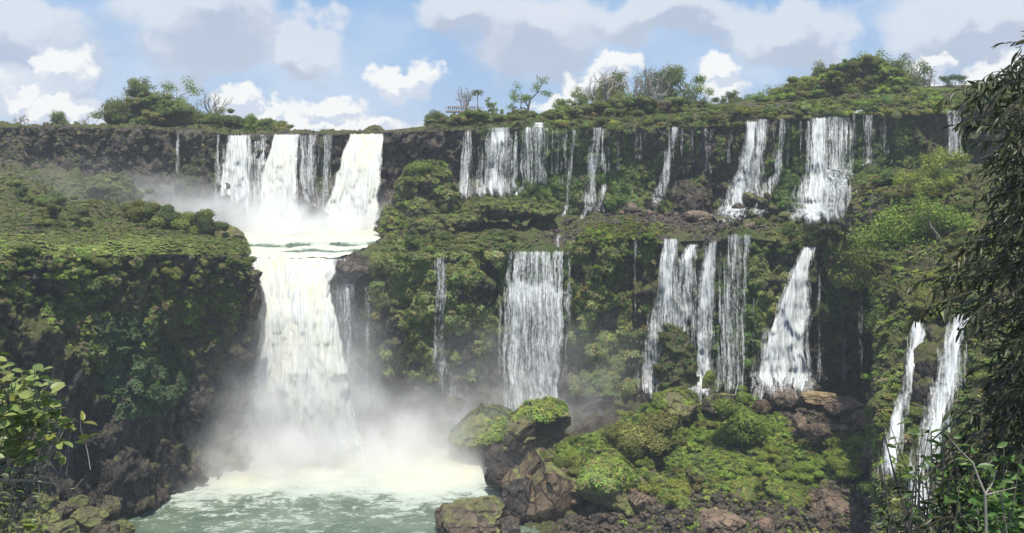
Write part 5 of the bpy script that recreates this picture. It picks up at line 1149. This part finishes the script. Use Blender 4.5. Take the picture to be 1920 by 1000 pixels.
cover('brow_growth', [(1080, 500), (1100, 430), (1240, 440), (1230, 500)], 60, 906, .7, 1.4, BRIGHT + OLIVE, 'c', base=BUSH)
cover('brow_growth', [(1420, 500), (1430, 440), (1640, 440), (1640, 520)], 70, 907, .7, 1.5, OLIVE + GREYG, 'c', base=BUSH)
cover('brow_growth', [(-10, 478), (460, 480), (460, 540), (-10, 580)], 130, 908, .6, 1.4, OLIVE + GREYG, 'c', base=BUSH)
cover('slope_growth', green_poly, 110, 909, .7, 1.6, BRIGHT + OLIVE, 'm', base=FINE)
cover('hillside_growth', [(1600, 340), (1860, 320), (1860, 640), (1700, 640), (1640, 600), (1640, 470)], 90, 910, .8, 1.9, OLIVE + BRIGHT + GREYG, 'h', base=FINE)
cover('upper_edge_growth', [(1050, 228), (1400, 210), (1700, 180), (1880, 172), (1880, 204), (1500, 222), (1350, 238), (1050, 242)], 330, 911, .8, 2.3, OLIVE + BRIGHT + GREYG, 'c', base=FINE)
cover('upper_edge_growth', [(1500, 192), (1900, 160), (1900, 206), (1500, 220)], 260, 912, .9, 2.2, OLIVE + BRIGHT + GREYG + DRY, 'c', base=FINE)
cover('upper_edge_growth', [(-30, 225), (530, 235), (530, 256), (-30, 252)], 1500, 860, .25, .7, DRY + OLIVE, 'c')
cover('upper_edge_growth', [(800, 225), (1900, 180), (1900, 215), (1400, 236), (1000, 245), (800, 248)], 5200, 865, .3, .9, OLIVE + BRIGHT[:1] + DRY, 'c')
# hillside trees
tree(1735, 400, 160, 118, 'dense', 'yellow', 3501, 'round crowned olive yellow tree standing on the right hillside', None, width=.9)
tree(1700, 500, 150, 120, 'shrubby', 'bright', 3502, 'sprawling bright green tree halfway up the right hillside', None)
tree(1650, 540, 150, 110, 'shrubby', 'olive', 3503, 'olive tree at the left brow of the right hillside', None)
tree(1770, 520, 140, 150, 'dense', 'bright', 3504, 'leafy green tree behind the dark foreground branches', None)
tree(1690, 620, 138, 90, 'shrubby', 'dark', 3505, 'dark bushy tree above the zigzag cascade', None)
# palm
pr = obj('palm_tree', None, label='slim palm with drooping fronds beside the gnarled tree on the platform', cat='palm', loc=P(895, 212, 290))
L = Limbs(); hh = 50 / F * 290; L.add([(0, 0, 0), (.05, 0, hh * .4), (0, 0, hh * .8)], [.2, .16, .14]); obj('trunk', L.mesh('trunk'), PALEBARK, pr)
r = np.random.default_rng(5); V = []; Fq = []; off = 0
for k in range(26):
    a = r.uniform(0, 6.28); upv = r.uniform(.1, 1.2); p = np.array([0, 0, hh * .8]); d = np.array([math.cos(a), math.sin(a), upv]); d /= np.linalg.norm(d); sd = np.array([-math.sin(a), math.cos(a), 0]) * .35
    for j in range(6):
        q = p + d * .48; V += [p - sd, p + sd, q + sd * .8, q - sd * .8]; Fq.append([off, off + 1, off + 2, off + 3]); off += 4; p = q; d = d + np.array([0, 0, -.42]); d /= np.linalg.norm(d); sd = sd * .9
obj('crown', make_mesh('crown', np.array(V), np.array(Fq), False, {'tint': np.ones((len(V), 3))}), LEAF, pr, color=(.11, .13, .08))

# ------------------------------------------------------------------ viewing platform with people
PLY = 283.0; pl_c = P(872, 207, PLY); s_ = PLY / F
plat = obj('viewing_platform', None, label='concrete viewing platform on stilts above the upper cliff', cat='platform', loc=tuple(pl_c))
CONC = mat_plain('concrete', (.42, .40, .37)); STEEL = mat_plain('railing_steel', (.30, .29, .28), .5)
def boxes(lst):
    V = []; Fq = []; off = 0
    for (cx, cyy, cz, hx, hy, hz) in lst:
        for dx in (-1, 1):
            for dy in (-1, 1):
                for dz in (-1, 1): V.append((cx + dx * hx, cyy + dy * hy, cz + dz * hz))
        for f in ((0, 1, 3, 2), (4, 6, 7, 5), (0, 4, 5, 1), (2, 3, 7, 6), (0, 2, 6, 4), (1, 5, 7, 3)): Fq.append([off + i for i in f])
        off += 8
    return np.array(V, float), np.array(Fq)
pw = 36 * s_
obj('deck', make_mesh('deck', *boxes([(0, 0, -.35, pw, 2.6, .16), (0, -2.3, -.72, pw * .96, .12, .2)]), False), CONC, plat)
for x in (-.55, .1, .7): obj('pillar', make_mesh('pillar', *boxes([(x * pw, -1, -2.6, .35, .35, 2.09), (x * pw, -1, -.71, .9, .5, .195)]), False), CONC, plat)
rl = [(0, -2.5, .85, pw, .04, .04), (0, -2.5, .45, pw, .025, .025), (0, 2.5, .85, pw, .04, .04)] + [(-pw + i * pw * 2 / 14, -2.5, .32, .035, .035, .49) for i in range(15)]
obj('railing', make_mesh('railing', *boxes(rl), False), STEEL, plat)
def person_mesh(pose):
    """one continuous body from a skinned skeleton; material slots by height"""
    import bmesh
    bm = bmesh.new(); sl = bm.verts.layers.skin.verify()
    def vtx(p, rx, ry=None): v = bm.verts.new(p); v[sl].radius = (rx, ry or rx); return v
    def e(a, b): bm.edges.new((a, b))
    pel = vtx((0, 0, .95), .15, .11); pel[sl].use_root = True
    wai = vtx((0, 0, 1.12), .13, .095); che = vtx((0, 0, 1.34), .17, .11); nk = vtx((0, 0, 1.50), .055); hd = vtx((0, -.01, 1.58), .085, .095); hd2 = vtx((0, -.01, 1.68), .085, .095)
    for a, b in ((pel, wai), (wai, che), (che, nk), (nk, hd), (hd, hd2)): e(a, b)
    for s in (-1, 1):
        hip = vtx((s * .10, 0, .88), .09); kn = vtx((s * .11, -.02, .48), .06); an = vtx((s * .11, .02, .08), .04); to = vtx((s * .12, -.14, .04), .035)
        for a, b in ((pel, hip), (hip, kn), (kn, an), (an, to)): e(a, b)
        sh = vtx((s * .20, 0, 1.40), .06)
        if pose == 1: el_ = vtx((s * .27, -.08, 1.16), .042); wr = vtx((s * .14, -.30, 1.28), .03); ha = vtx((s * .08, -.36, 1.34), .032)
        elif pose == 2 and s > 0: el_ = vtx((s * .30, -.1, 1.42), .042); wr = vtx((s * .25, -.28, 1.60), .03); ha = vtx((s * .23, -.33, 1.67), .032)
        else: el_ = vtx((s * .27, .02, 1.14), .042); wr = vtx((s * .27, -.06, .90), .03); ha = vtx((s * .27, -.08, .81), .032)
        for a, b in ((che, sh), (sh, el_), (el_, wr), (wr, ha)): e(a, b)
    me0 = bpy.data.meshes.new('person'); bm.to_mesh(me0); bm.free(); o = bpy.data.objects.new('person', me0); COL.objects.link(o)
    o.modifiers.new('s', 'SKIN'); sb = o.modifiers.new('d', 'SUBSURF'); sb.levels = 1
    dg = bpy.context.evaluated_depsgraph_get(); me1 = bpy.data.meshes.new_from_object(o.evaluated_get(dg)); bpy.data.objects.remove(o)
    me1.materials.clear()
    for m_ in (SKIN, SHIRT, TROU, HAIR): me1.materials.append(m_)
    for p in me1.polygons:
        c = p.center; k = 0
        if c.z > 1.66 or (c.z > 1.56 and c.y > .02): k = 3
        elif c.z < .98 and abs(c.x) < .22 and c.z > .10: k = 2
        elif .98 <= c.z < 1.47 and (abs(c.x) < .26 and c.y > -.18): k = 1
        p.material_index = k; p.use_smooth = True
    return me1
SKIN = mat_plain('skin', (.42, .27, .19), .6); TROU = mat_plain('trousers', (.10, .10, .13)); HAIR = mat_plain('hair', (.03, .022, .018))
SHIRT = mat_plain('shirt', (1, 1, 1)); PM = [person_mesh(k) for k in range(3)]
shirts = [('red', (.40, .07, .06)), ('dark blue', (.06, .08, .20)), ('white', (.62, .62, .60)), ('brown', (.20, .11, .08)), ('pink', (.50, .25, .28)), ('grey', (.25, .25, .26)), ('black', (.03, .03, .035)), ('orange', (.48, .20, .08))]
for m_ in (SKIN, TROU, HAIR):      # only the shirt takes the colour of the person
    for nd in m_.node_tree.nodes:
        if nd.bl_idname == 'ShaderNodeObjectInfo': m_.node_tree.links.remove(nd.outputs['Color'].links[0])
    for nd in m_.node_tree.nodes:
        if nd.bl_idname == 'ShaderNodeMix' and nd.blend_type == 'MULTIPLY': nd.inputs[7].default_value = (1, 1, 1, 1)
xsP = [841, 845, 849, 853, 856, 859, 862.5, 866, 869, 872, 876, 879, 882.5, 886, 890, 896]; r = np.random.default_rng(11)
for i, x in enumerate(xsP):
    sn, sc3 = shirts[(i * 3 + i // 8) % 8]
    side = ['at the left end of', 'left of centre on', 'right of centre on', 'at the right end of'][min(3, i // 4)]
    zc = pl_c[2] - .19; yy = PLY - 1.6 + (i % 3) * 1.1; kz = r.uniform(.94, 1.06)
    o = obj('person', PM[i % 3], None, label=f'person in a {sn} top {side} the crowded viewing platform, number {i % 4 + 1} of that stretch' if False else f'person in a {sn} top standing {side} the viewing platform', cat='person', group='visitors on the viewing platform', color=sc3)
    o.location = ((x - 960) / F * yy, yy, zc); o.rotation_euler = (0, 0, r.uniform(-.9, .9)); o.scale = (kz, kz, kz)

# ------------------------------------------------------------------ foreground plants
def blade(L_, W_, curl=.25, fold=.15):
    """pointed leaf along +x, 10 points"""
    t = np.array([0, .25, .55, .8, 1.0]); w_ = np.array([.06, .85, 1.0, .62, .02]) * W_ / 2; V = []
    for i in range(5):
        z = -curl * L_ * t[i] ** 2
        V += [(t[i] * L_, -w_[i], z + fold * w_[i]), (t[i] * L_, 0, z), (t[i] * L_, w_[i], z + fold * w_[i])]
    Fq = []
    for i in range(4):
        a = i * 3; Fq += [(a, a + 1, a + 4, a + 3), (a + 1, a + 2, a + 5, a + 4)]
    return np.array(V), np.array(Fq)
def leaves_mesh(name, pos, dirs, Ls, Ws, tints, seed, curl=.25):
    r = np.random.default_rng(seed); bv, bf = blade(1, 1, curl); n = len(pos)
    d = dirs / np.linalg.norm(dirs, axis=1, keepdims=True); ref = r.normal(size=(n, 3)) * .6 + np.array([0, 0, 1.0]); y = np.cross(ref, d); y /= np.linalg.norm(y, axis=1, keepdims=True); z = np.cross(d, y)
    v = bv[None, :, 0:1] * Ls[:, None, None] * d[:, None] + bv[None, :, 1:2] * Ws[:, None, None] * y[:, None] + bv[None, :, 2:3] * Ls[:, None, None] * z[:, None] + pos[:, None]
    f = (bf[None] + (np.arange(n) * len(bv))[:, None, None]).reshape(-1, 4)
    return make_mesh(name, v.reshape(-1, 3), f, True, {'tint': np.repeat(tints, len(bv), 0)})
FLEAF = mat_leaf('near_leaves', .18, .42, .4)
# the dark tree on the right
root = obj('leafy_tree', None, label='dark tree with long drooping leaves filling the right edge', cat='tree', loc=(5.6, 7.6, 56.0)); RO = np.array([5.6, 7.6, 56.0])
edge_py = [70, 110, 150, 200, 300, 400, 500, 560, 600, 680, 740, 800, 880, 960, 1060]
edge_px = [1890, 1868, 1815, 1800, 1812, 1805, 1765, 1735, 1780, 1830, 1800, 1740, 1700, 1670, 1640]
r = np.random.default_rng(99); L = Limbs(); LP, LD, LLn, LWd, LT = [], [], [], [], []
L.add(np.array([(0.6, .4, -1.0), (.55, .3, 2), (.3, .2, 4.2), (.1, 0, 6.3), (-.1, -.1, 8.2)]), [.16, .15, .13, .11, .08], 10)
limb_pts = []
for k in range(34):
    py0 = r.uniform(40, 1060); x1 = np.interp(py0, edge_py, edge_px) + r.uniform(10, 190) ; Yk = r.uniform(5.6, 8.6)
    tip = P(x1, py0, Yk) - RO; tz = np.clip(tip[2] + r.uniform(-.2, .9), -.5, 8); st = np.array([.3, .2, tz]); mid = (st + tip) / 2 + np.array([0, r.uniform(-.2, .2), r.uniform(.1, .35)])
    pts = np.array([st, st * .6 + mid * .4 + [0, 0, .06], mid, mid * .45 + tip * .55 + [0, 0, .06], tip]); L.add(pts, [.028, .022, .016, .010, .005], 5); limb_pts.append(pts)
def twig(p0, d, ln, nlf, dk, lscale=1.0):
    pts = [p0]; q = d / np.linalg.norm(d)
    for i in range(5): q = q + r.normal(size=3) * .10 + np.array([0, 0, -.16]); q /= np.linalg.norm(q); pts.append(pts[-1] + q * ln / 5)
    pts = np.array(pts); L.add(pts, np.linspace(.005, .0018, 6), 3)
    for j in range(nlf):
        t = (j + .6) / nlf * 5; i = min(4, int(t)); p = pts[i] + (pts[i + 1] - pts[i]) * (t - i); dd = pts[i + 1] - pts[i]; dd = dd / np.linalg.norm(dd)
        sd = np.cross(dd, [0, 0, 1.0]); sd = sd / (np.linalg.norm(sd) + 1e-6) * (1 if j % 2 else -1)
        LP.append(p); LD.append(dd * .75 + sd * .6 + np.array([0, 0, -.35 + r.normal() * .35]) + r.normal(size=3) * .28)
        l_ = r.uniform(.045, .12) * lscale; LLn.append(l_); LWd.append(l_ * r.uniform(.20, .27)); b = dk * r.uniform(.7, 1.35); LT.append((b * r.uniform(.95, 1.15), b, b * .85))
for k in range(1650):
    py0 = r.uniform(35, 1080); e_ = np.interp(py0, edge_py, edge_px); x1 = e_ + (r.random() ** .62) * (2020 - e_) + 12
    if (py0 < 230 and r.random() < .35) or py0 < 115: continue
    Yk = r.uniform(5.4, 8.8); tip = P(x1, py0, Yk) - RO
    dd = np.array([-1.0, r.uniform(-.6, .6), r.uniform(-.8, .9)]); ln = r.uniform(.22, .45); p0 = tip - dd / np.linalg.norm(dd) * ln * .8
    twig(p0, dd, ln, r.integers(8, 14), 1.0)
for (x1, y1, Yk) in [(1868, 92, 6.2), (1890, 100, 6.4), (1905, 85, 6.6), (1800, 150, 6.0), (1780, 165, 6.1), (1835, 150, 6.2), (1815, 200, 6.0), (1850, 165, 6.3), (1792, 240, 6.0), (1910, 130, 6.2), (1700, 560, 6.4), (1712, 530, 6.5), (1738, 500, 6.2), (1760, 470, 6.2)]:
    for _ in range(2):
        dd = np.array([-1.0, r.uniform(-.3, .3), r.uniform(0, .35)]); tip = P(x1, y1, Yk) - RO; twig(tip + np.array([.35, 0, .02]) + r.normal(size=3) * .04, dd, .42, 13, 1.0, 1.05)
obj('trunk', L.mesh('trunk'), BARK, root, color=(.45, .42, .4))
obj('foliage', leaves_mesh('foliage', np.array(LP), np.array(LD), np.array(LLn), np.array(LWd), np.array(LT), 3), FLEAF, root, color=(.045, .054, .024))
# broad leaved bush and pale stem at the bottom right
def leafbush(name, label, cat, base, spots, nl, Lr, Wr, col, seed, leafdir=(0, -.2, .3), stemcol=(1, 1, 1), curl=.2, stem_r=.008, bark=None):
    rt = obj(name, None, label=label, cat=cat, loc=tuple(base)); base = np.array(base); r = np.random.default_rng(seed); Lm = Limbs(); p_, d_, l_, w2, t_ = [], [], [], [], []
    for (px, py, Y) in spots:
        tip = P(px, py, Y) - base; st = np.array([tip[0] * .15, 0, 0.0]); mid = st * .25 + tip * .75 + np.array([r.normal() * .10, r.normal() * .04, -.10 - .08 * r.random()]); m2_ = mid * .45 + tip * .55 + np.array([r.normal() * .02, 0, -.015]); pts = np.array([mid + (st - mid) * .35 + [r.normal() * .08, 0, 0], mid, m2_, tip]); pts = pts[1:] if len(spots) > 40 and r.random() < .93 else pts; (len(spots) > 40 and r.random() < .6) or Lm.add(pts, [stem_r, stem_r * .8, stem_r * .6, stem_r * .3][-len(pts):], 5)
        for j in range(nl):
            t = r.uniform(.55, 1.0); p = mid * (1 - (t - .55) / .45) + tip * ((t - .55) / .45); a = r.uniform(0, 6.28)
            p_.append(p + r.normal(size=3) * .012); d_.append(np.array([math.cos(a), math.sin(a) * .7, r.uniform(-.35, .4)]) + np.array(leafdir) * .5)
            l = r.uniform(*Lr); l_.append(l); w2.append(l * r.uniform(*Wr)); b = r.uniform(.65, 1.4); y_ = r.uniform(.9, 1.25); t_.append((b * y_, b, b * .9))
    obj('stem', Lm.mesh('stem'), bark or BARK, rt, color=stemcol)
    obj('foliage', leaves_mesh('foliage', np.array(p_), np.array(d_), np.array(l_), np.array(w2), np.array(t_), seed + 1, curl), FLEAF, rt, color=col); return rt
r = np.random.default_rng(17)
leafbush('leafy_bush', 'green broad leaved bush in the bottom right corner', 'bush', (2.9, 5.0, 58.6), [(1990 - 210 * r.random(), r.uniform(825, 1010), r.uniform(5.0, 6.4)) for _ in range(110)], 8, (.06, .11), (.30, .42), (.075, .145, .038), 21)
leafbush('leafy_bush', 'small green leafy sprig right of the near cascades', 'bush', (3.0, 6.0, 58.2), [(r.uniform(1690, 1830), r.uniform(770, 880), r.uniform(5.6, 6.4)) for _ in range(14)], 7, (.07, .12), (.3, .42), (.060, .115, .030), 22)
leafbush('leafy_bush', 'dull green small leaved bush along the bottom between the cascades and the corner', 'bush', (3.0, 7.0, 57.0), [(1900 - 260 * r.random() ** 1.4, r.uniform(890, 1040), r.uniform(6.2, 7.6)) for _ in range(120)], 9, (.06, .11), (.26, .36), (.040, .055, .022), 23)
leafbush('leafy_bush', 'yellowish sprig beside the zigzag cascade', 'bush', (2.9, 6.6, 58.0), [(r.uniform(1640, 1690), r.uniform(790, 850), r.uniform(6.3, 6.7)) for _ in range(7)], 6, (.05, .09), (.3, .42), (.11, .15, .035), 24)
def stick(label, chains, Y, mat=PALEBARK, name='bare_twig', col=(1.1, 1.05, .95)):
    c0 = P(*chains[0][0][:2], Y); rt = obj(name, None, label=label, cat='branch', loc=tuple(c0)); Lm = Limbs()
    for ch in chains:
        pts = np.array([P(a, b, Y + (k % 2) * .03) - c0 for k, (a, b, w_) in enumerate(ch)]); Lm.add(pts, [w_ for (_, _, w_) in ch], 6)
    obj('wood', Lm.mesh('wood'), mat, rt, color=col)
stick('thin pale stem forking in front of the bush at the bottom right', [[(1850, 1030, .0075), (1848, 960, .007), (1847, 925, .006), (1836, 900, .005), (1824, 868, .004), (1800, 845, .003), (1772, 812, .002)], [(1847, 927, .005), (1862, 905, .003), (1868, 880, .002)], [(1848, 928, .004), (1880, 920, .0025), (1905, 914, .002)]], 4.4)
# bottom left bush, twig and near ground
GX, GY = np.meshgrid(np.linspace(-26, 2, 150), np.linspace(-3, 24, 150), indexing='ij')
gz = 60.35 - np.clip(GY - .5, 0, 99) * .16 - np.clip(GX + 3.2, 0, 99) * 1.2 - np.clip(GY - 11.5, 0, 99) * 1.5
gz = np.where(GX > -3.2, np.minimum(gz, 60.35 - (GX + 3.2) * .0 - np.clip(GY - .5, 0, 99) * .9), gz); gz = gz + fbm(np.stack([GX, GY, GX * 0], -1), 1.6, 4, 71) * .22
gp = np.stack([GX, GY, gz], -1); gp[..., 2] -= 1.1 * sstep(GY, 2.0, 6.0) + 3.2 * sstep(GX + GY * .62, -1.2, .6) * sstep(GY, 3, 6) + 5.0 * sstep(GY, 3.5, 9)
me = make_mesh('near_bank', gp.reshape(-1, 3), grid_faces(150, 150), True, {'moss': np.full(gp[..., 0].size, .95), 'wet': np.zeros(gp[..., 0].size), 'dark': np.zeros(gp[..., 0].size)}); obj('near_bank', me, ROCK, kind='structure')
r = np.random.default_rng(31)
def lb(n, x0, x1, y0, y1, Y0, Y1): return [(r.uniform(x0, x1), r.uniform(y0, y1), r.uniform(Y0, Y1)) for _ in range(n)]
leafbush('leafy_bush', 'shrub with oval light green leaves at the left edge', 'bush', (-4.9, 8.0, 58.3), [q for q in lb(100, -60, 118, 672, 800, 7.4, 8.6) if q[0] < 118 - max(0, 740 - q[1]) * .2] + lb(10, -20, 30, 640, 690, 7.6, 8.2), 6, (.09, .14), (.48, .62), (.165, .215, .07), 32, curl=.12, stem_r=.007)
leafbush('leafy_bush', 'tangle of dull leaves below the oval leaved shrub at the left edge', 'bush', (-4.9, 8.6, 57.6), lb(60, -60, 90, 790, 930, 8.0, 9.2), 6, (.05, .09), (.35, .5), (.075, .09, .045), 34)
leafbush('leafy_bush', 'sprig of yellow green leaves at the end of the pale branch', 'bush', (-4.25, 7.98, 58.75), [(118, 785, 8.0), (128, 775, 8.0), (140, 782, 8.0), (150, 770, 8.0), (126, 800, 8.0)], 5, (.09, .14), (.42, .55), (.17, .20, .045), 35, stem_r=.004, bark=PALEBARK)
stick('bare pale branch curving over the dark cliff at the left', [[(-40, 898, .017), (20, 900, .014), (68, 902, .012), (88, 868, .009), (108, 830, .007), (126, 796, .004)], [(68, 902, .010), (100, 907, .008), (122, 918, .005), (140, 916, .004), (156, 898, .003)], [(98, 907, .005), (118, 897, .003)]], 8.0)
leafbush('leafy_bush', 'pale grass like herbs at the bottom left corner', 'plant', (-4.6, 7.2, 57.6), lb(90, -80, 90, 905, 1010, 6.8, 8.4), 8, (.05, .10), (.12, .3), (.12, .16, .06), 36)
leafbush('leafy_bush', 'yellow green broad leaves at the very bottom left', 'plant', (-4.3, 6.6, 57.8), lb(14, 30, 110, 950, 1010, 6.4, 7.0), 5, (.06, .10), (.4, .55), (.17, .21, .04), 37)

# ------------------------------------------------------------------ even, thin haze round the whole place
hv, hf = boxes([(0, 330, 70, 1300, 520, 90)]); hz_me = make_mesh('haze', hv, hf, False)
hm_, t, out = new_mat('haze'); pv = t.new('ShaderNodeVolumePrincipled'); pv.inputs['Color'].default_value = (.95, .97, 1.0, 1); pv.inputs['Density'].default_value = .00028
pv.inputs['Anisotropy'].default_value = .2; t.l.new(pv.outputs[0], out.inputs['Volume']); obj('haze', hz_me, hm_, kind='stuff')
